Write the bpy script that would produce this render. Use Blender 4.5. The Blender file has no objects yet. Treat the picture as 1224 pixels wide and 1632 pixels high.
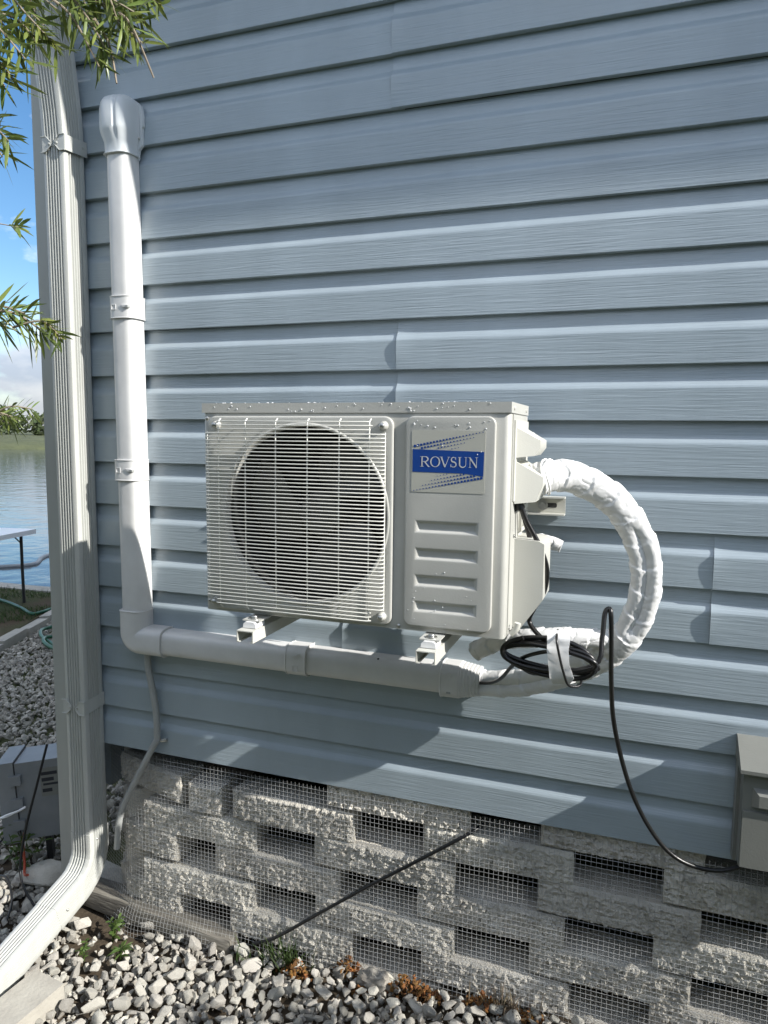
import bpy, bmesh, math, random
from mathutils import Vector, Matrix, noise, Quaternion
R = math.radians
random.seed(7)
sc = bpy.context.scene
C = bpy.context.collection

# ------------------------------------------------------------------ camera
CAM = Vector((0.0, -1.789, 1.502))
YAW, PITCH, ROLL = R(19.55), R(-6.092), R(0.594)
_f = Vector((-math.sin(YAW)*math.cos(PITCH), math.cos(YAW)*math.cos(PITCH), math.sin(PITCH)))
_r = Vector((math.cos(YAW), math.sin(YAW), 0))
_u = _r.cross(_f)
_r2 = math.cos(ROLL)*_r + math.sin(ROLL)*_u
_u2 = -math.sin(ROLL)*_r + math.cos(ROLL)*_u
cam = bpy.data.cameras.new('camera')
cam.sensor_fit = 'VERTICAL'; cam.sensor_height = 36.0; cam.lens = 36.0*1150/1632
cam.clip_start = 0.02; cam.clip_end = 3000
camo = bpy.data.objects.new('camera', cam); C.objects.link(camo)
M = Matrix((( _r2.x, _u2.x, -_f.x, CAM.x), (_r2.y, _u2.y, -_f.y, CAM.y), (_r2.z, _u2.z, -_f.z, CAM.z), (0, 0, 0, 1)))
camo.matrix_world = M
sc.camera = camo

# ------------------------------------------------------------------ sky and sun
LIGHT = Vector((-1.0, 0.16, -0.63)).normalized()
SUN = -LIGHT
w = bpy.data.worlds.new('World'); sc.world = w; w.use_nodes = True
nt = w.node_tree; nt.nodes.clear()
out = nt.nodes.new('ShaderNodeOutputWorld'); bg = nt.nodes.new('ShaderNodeBackground')
sky = nt.nodes.new('ShaderNodeTexSky'); sky.sky_type = 'NISHITA'; sky.sun_disc = False
sky.sun_elevation = math.asin(SUN.z); sky.sun_rotation = math.atan2(SUN.x, SUN.y)
sky.air_density = 1.0; sky.dust_density = 0.25; sky.ozone_density = 2.2
bg.inputs['Strength'].default_value = 0.125
def wn(t, **k):
    n = nt.nodes.new(t)
    for a, b in k.items(): setattr(n, a, b)
    return n
tc = wn('ShaderNodeTexCoord'); sep = wn('ShaderNodeSeparateXYZ'); nt.links.new(tc.outputs['Generated'], sep.inputs[0])
mp = wn('ShaderNodeMapping'); mp.inputs['Scale'].default_value = (1.5, 1.5, 3.2); mp.inputs['Location'].default_value = (9.0, 9.0, 3.0); nt.links.new(tc.outputs['Generated'], mp.inputs[0])
nz = wn('ShaderNodeTexNoise'); nz.inputs['Scale'].default_value = 2.2; nz.inputs['Detail'].default_value = 8; nz.inputs['Roughness'].default_value = 0.58
nt.links.new(mp.outputs[0], nz.inputs['Vector'])
cr = wn('ShaderNodeValToRGB'); cr.color_ramp.elements[0].position = 0.45; cr.color_ramp.elements[1].position = 0.58
# clouds crowd together towards the horizon
hb = wn('ShaderNodeMapRange'); hb.interpolation_type = 'SMOOTHSTEP'
for k, v in (('From Min', 0.16), ('From Max', 0.03), ('To Min', 0.0), ('To Max', 0.24)): hb.inputs[k].default_value = v
nt.links.new(sep.outputs['Z'], hb.inputs['Value'])
ad = wn('ShaderNodeMath', operation='ADD'); nt.links.new(nz.outputs['Fac'], ad.inputs[0]); nt.links.new(hb.outputs[0], ad.inputs[1])
nt.links.new(ad.outputs[0], cr.inputs[0])
band = wn('ShaderNodeMapRange'); band.interpolation_type = 'SMOOTHSTEP'
for k, v in (('From Min', 0.30), ('From Max', 0.04), ('To Min', 0.86), ('To Max', 0.95)): band.inputs[k].default_value = v
nt.links.new(sep.outputs['Z'], band.inputs['Value'])
mul = wn('ShaderNodeMath', operation='MULTIPLY'); nt.links.new(cr.outputs[0], mul.inputs[0]); nt.links.new(band.outputs[0], mul.inputs[1])
nz2 = wn('ShaderNodeTexNoise'); nz2.inputs['Scale'].default_value = 5.5; nz2.inputs['Detail'].default_value = 6; nt.links.new(mp.outputs[0], nz2.inputs['Vector'])
cc = wn('ShaderNodeValToRGB'); cc.color_ramp.elements[0].color = (6.0, 6.8, 8.2, 1); cc.color_ramp.elements[1].color = (12.6, 12.5, 12.2, 1)
cc.color_ramp.elements[0].position = 0.35; cc.color_ramp.elements[1].position = 0.68
nt.links.new(nz2.outputs['Fac'], cc.inputs[0])
mx = wn('ShaderNodeMix', data_type='RGBA'); nt.links.new(mul.outputs[0], mx.inputs['Factor'])
hsv = wn('ShaderNodeHueSaturation'); hsv.inputs['Saturation'].default_value = 1.22; hsv.inputs['Value'].default_value = 0.74; nt.links.new(sky.outputs[0], hsv.inputs['Color'])
# far clouds are seen through more air and look dimmer
dim = wn('ShaderNodeMapRange')
for k, v in (('From Min', 0.03), ('From Max', 0.36), ('To Min', 0.33), ('To Max', 1.0)): dim.inputs[k].default_value = v
nt.links.new(sep.outputs['Z'], dim.inputs['Value'])
cv = wn('ShaderNodeVectorMath', operation='SCALE'); nt.links.new(cc.outputs[0], cv.inputs[0]); nt.links.new(dim.outputs[0], cv.inputs['Scale'])
nt.links.new(hsv.outputs[0], mx.inputs['A']); nt.links.new(cv.outputs[0], mx.inputs['B'])
nt.links.new(mx.outputs['Result'], bg.inputs['Color']); nt.links.new(bg.outputs[0], out.inputs['Surface'])
sun = bpy.data.lights.new('sun', 'SUN'); sun.energy = 4.2; sun.angle = R(0.53); sun.color = (1.0, 0.965, 0.905)
suno = bpy.data.objects.new('sun', sun); C.objects.link(suno); suno.location = (6, -3, 8)
suno.rotation_euler = LIGHT.to_track_quat('-Z', 'Y').to_euler()
sc.view_settings.view_transform = 'Standard'; sc.view_settings.look = 'None'
sc.view_settings.exposure = 0.88; sc.view_settings.gamma = 1.0; sc.view_settings.use_curve_mapping = False
sc.render.engine = 'CYCLES'
sc.cycles.use_denoising = True
sc.cycles.max_bounces = 8; sc.cycles.diffuse_bounces = 5

# ------------------------------------------------------------------ materials
MATS = {}
def mat(name, col, rough=0.5, var=0.0, vscale=(1, 1, 1), vs=6.0, col2=None, bump=0.0, bscale=(1, 1, 1), bs=40.0, bdetail=3.0,
        spec=0.5, metal=0.0, rand=0.0, bump2=0.0, b2s=8.0, trans=0.0, sss=0.0, island=0.0, rvar=0.0, bdist=0.0, ramp=(0.35, 0.65)):
    m = bpy.data.materials.new(name); m.use_nodes = True; t = m.node_tree; N = t.nodes; L = t.links
    b = N['Principled BSDF']; MATS[name] = m
    b.inputs['Roughness'].default_value = rough; b.inputs['Metallic'].default_value = metal
    b.inputs['Specular IOR Level'].default_value = spec
    if trans: b.inputs['Transmission Weight'].default_value = trans
    base = (*col, 1); b.inputs['Base Color'].default_value = base
    tcn = N.new('ShaderNodeTexCoord')
    cur = None
    if var or col2:
        mpn = N.new('ShaderNodeMapping'); mpn.inputs['Scale'].default_value = vscale; L.new(tcn.outputs['Object'], mpn.inputs[0])
        n = N.new('ShaderNodeTexNoise'); n.inputs['Scale'].default_value = vs; n.inputs['Detail'].default_value = 6; n.inputs['Roughness'].default_value = 0.6
        L.new(mpn.outputs[0], n.inputs['Vector'])
        r = N.new('ShaderNodeValToRGB'); r.color_ramp.elements[0].position, r.color_ramp.elements[1].position = ramp
        c2 = col2 if col2 else tuple(x*(1-var) for x in col)
        r.color_ramp.elements[0].color = (*c2, 1); r.color_ramp.elements[1].color = base
        L.new(n.outputs['Fac'], r.inputs[0]); cur = r.outputs[0]
        if rvar:
            mr = N.new('ShaderNodeMapRange'); mr.inputs['To Min'].default_value = rough-rvar; mr.inputs['To Max'].default_value = rough+rvar
            L.new(n.outputs['Fac'], mr.inputs['Value']); L.new(mr.outputs[0], b.inputs['Roughness'])
    if rand or island:
        if rand: oi = N.new('ShaderNodeObjectInfo'); src = oi.outputs['Random']
        else: oi = N.new('ShaderNodeNewGeometry'); src = oi.outputs['Random Per Island']
        a = rand or island
        mr = N.new('ShaderNodeMapRange'); mr.inputs['To Min'].default_value = 1-a; mr.inputs['To Max'].default_value = 1+a*0.6
        L.new(src, mr.inputs['Value'])
        v = N.new('ShaderNodeHueSaturation')
        if cur: L.new(cur, v.inputs['Color'])
        else: v.inputs['Color'].default_value = base
        L.new(mr.outputs[0], v.inputs['Value'])
        hm = N.new('ShaderNodeMapRange'); hm.inputs['To Min'].default_value = 0.5-0.02*a*2; hm.inputs['To Max'].default_value = 0.5+0.02*a*2
        mm = N.new('ShaderNodeMath'); mm.operation = 'FRACT'; mu = N.new('ShaderNodeMath'); mu.operation = 'MULTIPLY'; mu.inputs[1].default_value = 17.3
        L.new(src, mu.inputs[0]); L.new(mu.outputs[0], mm.inputs[0]); L.new(mm.outputs[0], hm.inputs['Value']); L.new(hm.outputs[0], v.inputs['Hue'])
        cur = v.outputs[0]
    if cur: L.new(cur, b.inputs['Base Color'])
    if bump:
        mpb = N.new('ShaderNodeMapping'); mpb.inputs['Scale'].default_value = bscale; L.new(tcn.outputs['Object'], mpb.inputs[0])
        n2 = N.new('ShaderNodeTexNoise'); n2.inputs['Scale'].default_value = bs; n2.inputs['Detail'].default_value = bdetail; n2.inputs['Distortion'].default_value = bdist
        L.new(mpb.outputs[0], n2.inputs['Vector'])
        bp = N.new('ShaderNodeBump'); bp.inputs['Strength'].default_value = 1.0; bp.inputs['Distance'].default_value = bump
        L.new(n2.outputs['Fac'], bp.inputs['Height']); L.new(bp.outputs[0], b.inputs['Normal'])
        if bump2:
            n3 = N.new('ShaderNodeTexNoise'); n3.inputs['Scale'].default_value = b2s; n3.inputs['Detail'].default_value = 2
            L.new(tcn.outputs['Object'], n3.inputs['Vector'])
            bp2 = N.new('ShaderNodeBump'); bp2.inputs['Distance'].default_value = bump2
            L.new(n3.outputs['Fac'], bp2.inputs['Height']); L.new(bp2.outputs[0], bp.inputs['Normal'])
    return m
mat('siding', (0.335, 0.398, 0.442), 0.30, var=0.12, vscale=(2.2, 2.2, .9), vs=2.2, bump=0.0009, bscale=(7, 7, 200), bs=1.0, bdetail=2.5, bdist=0.6, spec=0.75, rvar=0.06)
mat('trim_white', (0.40, 0.41, 0.385), 0.38, var=0.08, vscale=(3, 3, .6), vs=5, bump=0.0003, bs=60, rvar=0.08)
mat('downspout_white', (0.50, 0.508, 0.478), 0.3, var=0.10, vscale=(4, 4, .5), vs=6, bump=0.00025, bs=90, bump2=0.001, b2s=14, rvar=0.08)
mat('pvc_white', (0.68, 0.678, 0.668), 0.33, var=0.11, vs=9, bump=0.0002, bs=60, bump2=0.0006, b2s=18, rvar=0.05)
mat('cap_plastic', (0.60, 0.63, 0.645), 0.32, var=0.05, vs=14, bump=0.0003, bs=50)
mat('ivory', (0.485, 0.482, 0.447), 0.36, var=0.09, vs=7, bump=0.00018, bs=260, rvar=0.05)
mat('ivory_plastic', (0.55, 0.547, 0.50), 0.42, var=0.04, vs=9, bump=0.0002, bs=320)
mat('grille_white', (0.74, 0.735, 0.68), 0.33, var=0.06, vs=30)
mat('fan_grey', (0.075, 0.075, 0.072), 0.45, var=0.2, vs=20)
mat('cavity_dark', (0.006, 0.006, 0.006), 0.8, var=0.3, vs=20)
mat('sticker', (0.47, 0.465, 0.41), 0.3, var=0.03, vs=10)
mat('blue_print', (0.008, 0.055, 0.27), 0.3, var=0.05, vs=30)
mat('letter_print', (0.55, 0.56, 0.56), 0.35, var=0.03, vs=30)
mat('black_rubber', (0.012, 0.012, 0.013), 0.32, var=0.3, vs=50, bump=0.0003, bs=200)
mat('tape_white', (0.78, 0.78, 0.775), 0.42, var=0.08, vs=22, bump=0.0004, bs=45, bdetail=3)
mat('steel', (0.55, 0.55, 0.53), 0.32, metal=0.9, var=0.2, vs=60)
mat('bracket_paint', (0.56, 0.555, 0.50), 0.4, var=0.08, vs=18, bump=0.0002, bs=120)
mat('hose_grey', (0.36, 0.37, 0.36), 0.4, var=0.1, vs=20)
mat('utility_grey', (0.20, 0.205, 0.188), 0.48, var=0.10, vs=7, bump=0.0003, bs=220)
mat('enclosure_grey', (0.23, 0.245, 0.255), 0.45, var=0.15, vs=12, bump=0.0003, bs=120)
mat('concrete_block', (0.66, 0.63, 0.56), 0.92, col2=(0.46, 0.435, 0.38), vs=11, bump=0.0040, bs=230, bdetail=4, spec=0.25, rand=0.12, ramp=(.3, .62))
mat('galvanized', (0.50, 0.505, 0.50), 0.45, metal=0.35, var=0.35, vs=25)
mat('limestone', (0.72, 0.69, 0.62), 0.85, col2=(0.47, 0.445, 0.39), vs=28, bump=0.004, bs=60, bdetail=5, spec=0.25, rand=0.32, ramp=(.28, .6))
mat('limestone_bed', (0.50, 0.475, 0.42), 0.9, col2=(0.27, 0.25, 0.215), vs=25, bump=0.003, bs=60, bdetail=4, spec=0.2, island=0.38)
mat('pale_ground', (0.10, 0.105, 0.055), 0.95, col2=(0.055, 0.068, 0.026), vs=9, bump=0.012, bs=30, bdetail=6, spec=0.15)
mat('soil', (0.085, 0.066, 0.046), 0.95, col2=(0.045, 0.036, 0.026), vs=14, bump=0.008, bs=45, bdetail=6, spec=0.15)
mat('lawn_soil', (0.06, 0.075, 0.03), 0.95, col2=(0.085, 0.062, 0.042), vs=1.6, bump=0.01, bs=60, bdetail=6, spec=0.15)
mat('grass', (0.055, 0.095, 0.024), 0.6, island=0.4)
mat('bank_grass', (0.075, 0.085, 0.036), 0.85, col2=(0.05, 0.06, 0.026), vs=0.35, bump=0.1, bs=1.5)
mat('far_leaf', (0.065, 0.088, 0.032), 0.7, island=0.5)
mat('water', (0.06, 0.072, 0.078), 0.08, var=0.1, vs=.2, bump=0.020, bscale=(1, 1, 1), bs=1.7, bdetail=5, spec=0.5)
mat('concrete_pale', (0.40, 0.38, 0.33), 0.85, col2=(0.33, 0.31, 0.27), vs=14, bump=0.002, bs=90, bdetail=5)
mat('drive_concrete', (0.62, 0.595, 0.53), 0.85, col2=(0.54, 0.515, 0.45), vs=3, bump=0.002, bs=90, bdetail=5)
mat('hose_green', (0.02, 0.115, 0.06), 0.35, var=0.2, vs=20)
mat('table_white', (0.88, 0.88, 0.88), 0.45, var=0.06, vs=10, bump=0.0004, bs=150)
mat('table_leg', (0.03, 0.03, 0.03), 0.5, var=0.2, vs=20)
mat('bark', (0.13, 0.10, 0.075), 0.9, var=0.4, vs=25, bump=0.004, bs=70)
mat('twig', (0.30, 0.25, 0.19), 0.8, var=0.3, vs=60)
mat('leaf', (0.21, 0.265, 0.07), 0.36, island=0.45, col2=(0.14, 0.19, 0.05), vs=30)
mat('leaf_tip', (0.20, 0.23, 0.05), 0.4, island=0.3)
mat('weed_leaf', (0.085, 0.14, 0.032), 0.5, island=0.3)
mat('shrub_leaf', (0.06, 0.10, 0.028), 0.45, island=0.4)
mat('dry_orange', (0.27, 0.115, 0.025), 0.9, col2=(0.11, 0.055, 0.018), vs=60, bump=0.004, bs=160, island=0.4)
mat('dry_twig', (0.20, 0.155, 0.105), 0.9, island=0.5)
mat('timber', (0.24, 0.225, 0.19), 0.85, col2=(0.11, 0.10, 0.085), vscale=(2, 14, 14), vs=4, bump=0.003, bscale=(1, 12, 12), bs=14, bdetail=4)
mat('orange_plastic', (0.42, 0.06, 0.02), 0.45, var=0.1, vs=20)
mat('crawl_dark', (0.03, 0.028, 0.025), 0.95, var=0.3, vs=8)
mat('roof_shingle', (0.10, 0.10, 0.105), 0.9, var=0.3, vs=12)
mat('ink', (0.02, 0.022, 0.03), 0.6, var=0.1, vs=30)
dm = mat('droplet', (0.90, 0.91, 0.92), 0.03, trans=0.35); dm.node_tree.nodes['Principled BSDF'].inputs['IOR'].default_value = 1.33
# a little light comes through leaves
for nm in ('leaf', 'leaf_tip', 'weed_leaf', 'shrub_leaf', 'far_leaf', 'grass'):
    t = MATS[nm].node_tree; b = t.nodes['Principled BSDF']; o = t.nodes['Material Output']
    tr = t.nodes.new('ShaderNodeBsdfTranslucent'); mxs = t.nodes.new('ShaderNodeMixShader'); mxs.inputs[0].default_value = 0.36
    lk = b.inputs['Base Color'].links
    if lk: t.links.new(lk[0].from_socket, tr.inputs['Color'])
    t.links.new(b.outputs[0], mxs.inputs[1]); t.links.new(tr.outputs[0], mxs.inputs[2]); t.links.new(mxs.outputs[0], o.inputs['Surface'])

# ------------------------------------------------------------------ helpers
def tag(o, label=None, cat=None, group=None, kind=None):
    if label: o['label'] = label
    if cat: o['category'] = cat
    if group: o['group'] = group
    if kind: o['kind'] = kind
    return o
def thing(name, label, cat, loc, group=None):
    o = bpy.data.objects.new(name, None); C.objects.link(o); o.location = loc; o.empty_display_size = 0.05
    return tag(o, label, cat, group)
def par(o, p):
    if p is not None:
        o.parent = p
        m = Matrix.Translation(p.location); q = p
        tot = Matrix.Identity(4)
        chain = []
        while q is not None: chain.append(q); q = q.parent
        for q in reversed(chain): tot = tot @ q.matrix_parent_inverse @ q.matrix_basis
        o.matrix_parent_inverse = tot.inverted()
    return o
def link(name, me, m, parent=None, smooth=None):
    me.materials.append(MATS[m])
    if smooth is not None:
        for p in me.polygons: p.use_smooth = True
        me.set_sharp_from_angle(angle=R(smooth))
    o = bpy.data.objects.new(name, me); C.objects.link(o)
    return par(o, parent)
def fin(name, bm, m, parent=None, smooth=35):
    bmesh.ops.recalc_face_normals(bm, faces=bm.faces[:])
    me = bpy.data.meshes.new(name); bm.to_mesh(me); bm.free()
    return link(name, me, m, parent, smooth)
def raw(name, V, F, m, parent=None, smooth=None):
    me = bpy.data.meshes.new(name); me.from_pydata([tuple(v) for v in V], [], F); me.update()
    return link(name, me, m, parent, smooth)
def box(bm, x0, x1, y0, y1, z0, z1):
    v = [bm.verts.new(p) for p in ((x0, y0, z0), (x1, y0, z0), (x1, y1, z0), (x0, y1, z0), (x0, y0, z1), (x1, y0, z1), (x1, y1, z1), (x0, y1, z1))]
    return [bm.faces.new([v[i] for i in f]) for f in ((0, 3, 2, 1), (4, 5, 6, 7), (0, 1, 5, 4), (1, 2, 6, 5), (2, 3, 7, 6), (3, 0, 4, 7))]
def bev(bm, wd, seg=2, ang=30):
    es = [e for e in bm.edges if len(e.link_faces) == 2 and e.calc_face_angle(0) > R(ang)]
    bmesh.ops.bevel(bm, geom=es, offset=wd, segments=seg, profile=0.6, affect='EDGES')
def bbox(name, d, m, parent=None, b=0.002, seg=2):
    bm = bmesh.new(); box(bm, *d)
    if b: bev(bm, b, seg)
    return fin(name, bm, m, parent)
def prism(bm, pts, y0, y1):
    """pts in x,z; extruded between y0 (front) and y1"""
    a = [bm.verts.new((p[0], y0, p[1])) for p in pts]; b = [bm.verts.new((p[0], y1, p[1])) for p in pts]
    n = len(pts); bm.faces.new(a); bm.faces.new(b[::-1])
    for i in range(n): bm.faces.new((a[i], b[i], b[(i+1) % n], a[(i+1) % n]))
def rrect(x0, x1, z0, z1, r, n=8):
    P = []
    for cx, cz, a0 in ((x1-r, z1-r, 0), (x0+r, z1-r, 90), (x0+r, z0+r, 180), (x1-r, z0+r, 270)):
        for k in range(n+1):
            a = R(a0+90*k/n); P.append((cx+r*math.cos(a), cz+r*math.sin(a)))
    return P
def bool_diff(o, cutters):
    for c in cutters:
        md = o.modifiers.new('b', 'BOOLEAN'); md.operation = 'DIFFERENCE'; md.solver = 'EXACT'; md.object = c
    bpy.context.view_layer.update()
    dg = bpy.context.evaluated_depsgraph_get()
    me = bpy.data.meshes.new_from_object(o.evaluated_get(dg)); old = o.data
    o.modifiers.clear(); o.data = me; bpy.data.meshes.remove(old)
    for c in cutters: bpy.data.objects.remove(c)
def bevel_obj(o, wd, seg=2, ang=30, smooth=40):
    bm = bmesh.new(); bm.from_mesh(o.data); bmesh.ops.remove_doubles(bm, verts=bm.verts[:], dist=1e-5)
    bmesh.ops.dissolve_limit(bm, angle_limit=R(1), verts=bm.verts[:], edges=bm.edges[:])
    es = [e for e in bm.edges if len(e.link_faces) == 2 and e.calc_face_angle(0) > R(ang)]
    bmesh.ops.bevel(bm, geom=es, offset=wd, segments=seg, profile=0.6, affect='EDGES', clamp_overlap=True)
    bm.to_mesh(o.data); bm.free()
    for p in o.data.polygons: p.use_smooth = True
    o.data.set_sharp_from_angle(angle=R(smooth))
def frames(P):
    """parallel transport frames along polyline"""
    n = len(P); T = []
    for i in range(n):
        a = P[max(i-1, 0)]; b = P[min(i+1, n-1)]; T.append((b-a).normalized())
    ref = Vector((0, 1, 0)) if abs(T[0].y) < .9 else Vector((1, 0, 0))
    nrm = T[0].cross(ref).normalized(); out = []
    for i in range(n):
        if i:
            q = T[i-1].rotation_difference(T[i]); nrm = (q @ nrm); nrm = (nrm - T[i]*nrm.dot(T[i])).normalized()
        out.append((T[i], nrm, T[i].cross(nrm)))
    return out
def spline(P, n=8):
    P = [Vector(p) for p in P]; Q = []
    for i in range(len(P)-1):
        p0 = P[max(i-1, 0)]; p1 = P[i]; p2 = P[i+1]; p3 = P[min(i+2, len(P)-1)]
        for k in range(n):
            t = k/n
            Q.append(0.5*((2*p1)+(p2-p0)*t+(2*p0-5*p1+4*p2-p3)*t*t+(3*p1-p0-3*p2+p3)*t*t*t))
    Q.append(P[-1]); return Q
def tube_geo(P, rad, k=8, cap=True):
    V, F = [], []
    fr = frames(P)
    for i, p in enumerate(P):
        r = rad(i/(len(P)-1)) if callable(rad) else rad
        for j in range(k):
            a = 2*math.pi*j/k
            V.append(p + fr[i][1]*(r*math.cos(a)) + fr[i][2]*(r*math.sin(a)))
    for i in range(len(P)-1):
        for j in range(k):
            F.append((i*k+j, i*k+(j+1) % k, (i+1)*k+(j+1) % k, (i+1)*k+j))
    if cap:
        F.append(tuple(range(k))[::-1]); F.append(tuple((len(P)-1)*k+j for j in range(k)))
    return V, F
def tube(name, P, rad, m, parent=None, k=10, cap=True):
    V, F = tube_geo([Vector(p) for p in P], rad, k, cap)
    return raw(name, V, F, m, parent, 50)
def merge(acc, VF):
    V, F = VF; n = len(acc[0]); acc[0].extend(V); acc[1].extend([tuple(i+n for i in f) for f in F])
def sweep(name, prof, fr, m, parent=None, closed=True, cap=True, smooth=35):
    """prof: list of (u,v); fr: list of (origin, U, V[, scale])"""
    V, F = [], []; n = len(prof)
    for f in fr:
        s = f[3] if len(f) > 3 else 1.0
        for (u, v) in prof: V.append(f[0]+f[1]*(u*s)+f[2]*(v*s))
    for i in range(len(fr)-1):
        for j in range(n if closed else n-1):
            F.append((i*n+j, i*n+(j+1) % n, (i+1)*n+(j+1) % n, (i+1)*n+j))
    if cap: F.append(tuple(range(n))); F.append(tuple((len(fr)-1)*n+j for j in range(n))[::-1])
    bm = bmesh.new(); vs = [bm.verts.new(v) for v in V]
    for f in F:
        try: bm.faces.new([vs[i] for i in f])
        except ValueError: pass
    return fin(name, bm, m, parent, smooth)
def screw(parent, p, nrm, r=0.005, m='steel', name='screw'):
    nrm = Vector(nrm).normalized(); q = Vector((0, 0, 1)).rotation_difference(nrm)
    V, F = [], []; k = 12
    prof = [(r, 0), (r, r*.25), (r*.7, r*.55), (r*.25, r*.62), (r*.2, r*.42)]
    for (rr, h) in prof:
        for j in range(k):
            a = 2*math.pi*j/k; V.append(Vector(p)+q @ Vector((rr*math.cos(a), rr*math.sin(a), h)))
    for i in range(len(prof)-1):
        for j in range(k): F.append((i*k+j, i*k+(j+1) % k, (i+1)*k+(j+1) % k, (i+1)*k+j))
    F.append(tuple((len(prof)-1)*k+j for j in range(k)))
    return raw(name, V, F, m, parent, 40)
def sm(a, b, x):
    t = min(1, max(0, (x-a)/(b-a))); return t*t*(3-2*t)
def nz3(x, y, z): return noise.noise(Vector((x, y, z)))
def in_view(p, mx=60):
    d = Vector(p)-CAM; z = d.dot(_f)
    if z < .1: return False
    px = 612+1150*d.dot(_r2)/z; py = 816-1150*d.dot(_u2)/z
    return -mx < px < 1224+mx and -mx < py < 1632+mx

# ------------------------------------------------------------------ ground and water
def gh(x, y):
    """height of the ground"""
    a = -0.050 + 0.078*min(1, max(0, (x+1.35)/1.2))
    a = a*sm(-0.9, -0.05, y) if y < 0 else a
    if x < -1.45: a = a*(1-sm(-1.45, -2.2, x)) + 0*sm(-1.45, -2.2, x)
    return a - 0.02
xs = [-60, -30, -15, -8, -6.2] + [-5.6+.12*i for i in range(0, 62)] + [2.5, 4, 8, 20, 60]
ys = [-60, -25, -10, -5, -3] + [-2+.1*i for i in range(0, 56)]
def shore_y(x): return 3.50 + 0.06*math.sin(x*1.3) + max(0, -(x+5.5))*0.02
V, F = [], []
for y in ys:
    for x in xs:
        yy = min(y, shore_y(x)) if y > 3.0 else y
        if y >= 3.4: yy = shore_y(x)
        V.append((x, yy, gh(x, yy)-0.012+0.006*nz3(x*4, yy*4, 0)))
n = len(xs)
for j in range(len(ys)-1):
    for i in range(n-1): F.append((j*n+i, j*n+i+1, (j+1)*n+i+1, (j+1)*n+i))
g0 = raw('ground', V, F, 'pale_ground', None, 60); tag(g0, 'patchy grass and soil around the house', 'ground', kind='structure')
V, F = [], []
for j in range(14):
    for i in range(44):
        x = -2.6+i*.075; y = -.62+j*.06; V.append((x, y, gh(x, y)-.006+.006*nz3(x*9, y*9, 3)))
for j in range(13):
    for i in range(43): F.append((j*44+i, j*44+i+1, (j+1)*44+i+1, (j+1)*44+i))
tag(raw('soil_strip', V, F, 'soil', None, 60), 'bare brown soil showing between the stones at the foot of the wall', 'soil', kind='structure')
# strip of lawn between the stone edging and the water
def edge_x(y): return -4.18-0.37*(y-1.96)
V, F = [], []
for j in range(24):
    y = -0.5+j*(3.44+0.5)/23
    for i in range(24):
        x = edge_x(y)-0.1-i*0.3
        yy = min(y, shore_y(x)-.06); V.append((x, yy, 0.004+0.012*nz3(x*3, yy*3, 4)))
for j in range(23):
    for i in range(23): F.append((j*24+i, j*24+i+1, (j+1)*24+i+1, (j+1)*24+i))
tag(raw('lawn', V, F, 'lawn_soil', None, 60), 'thin patchy lawn with bare soil along the water', 'lawn', kind='structure')
# blades
V, F = [], []
for k in range(9000):
    y = random.uniform(.4, 3.4); x = edge_x(y)-0.12-random.random()**1.4*1.7
    if nz3(x*1.7, y*1.7, 9) < -0.05 or y > shore_y(x)-.08: continue
    hgt = random.uniform(.02, .055); a = random.uniform(0, 6.28); wd = .003; dx, dy = math.cos(a), math.sin(a)
    i0 = len(V); bx, by = random.uniform(-.02, .02), random.uniform(-.02, .02)
    V += [(x-dx*wd, y-dy*wd, 0), (x+dx*wd, y+dy*wd, 0), (x+bx+dx*wd*.6, y+by+dy*wd*.6, hgt*.6), (x+bx-dx*wd*.6, y+by-dy*wd*.6, hgt*.6), (x+bx*2, y+by*2, hgt)]
    F += [(i0, i0+1, i0+2, i0+3), (i0+3, i0+2, i0+4)]
tag(raw('lawn_grass', V, F, 'grass'), 'short green grass growing in the strip beside the water', 'grass', kind='stuff')
# concrete sea wall cap
V = []; F = []
pts = [(x, shore_y(x)) for x in [-14+.3*i for i in range(0, 56)]]
for (x, y) in pts:
    V += [(x, y-.05, -.5), (x, y-.05, 0.012), (x, y+.12, 0.012), (x, y+.12, -.5)]
for i in range(len(pts)-1):
    for j in range(3): F.append((4*i+j, 4*i+j+1, 4*i+4+j+1, 4*i+4+j))
tag(raw('sea_wall', V, F, 'concrete_pale', None, 30), 'low pale concrete sea wall along the edge of the lake', 'sea wall')
# water
bm = bmesh.new()
for a, b, c_, d in ((-700, -2, 3.45, 900), (-2, 700, 6.0, 900)):
    f = [bm.verts.new(p) for p in ((a, c_, -.35), (b, c_, -.35), (b, d, -.35), (a, d, -.35))]; bm.faces.new(f)
tag(fin('water', bm, 'water', None, None), 'rippled grey blue lake reflecting the cloudy sky', 'lake', kind='structure')
# floating line across the near water
tag(tube('floating_boom', spline([(-12, 3.9, -.35), (-8.16, 5.59, -.34), (-8.32, 6.7, -.34), (-8.6, 9.5, -.34), (-9.4, 14, -.345)], 8), .03, 'enclosure_grey', None, 8), 'thin dark blue floating line lying across the near water', 'boom')
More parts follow.
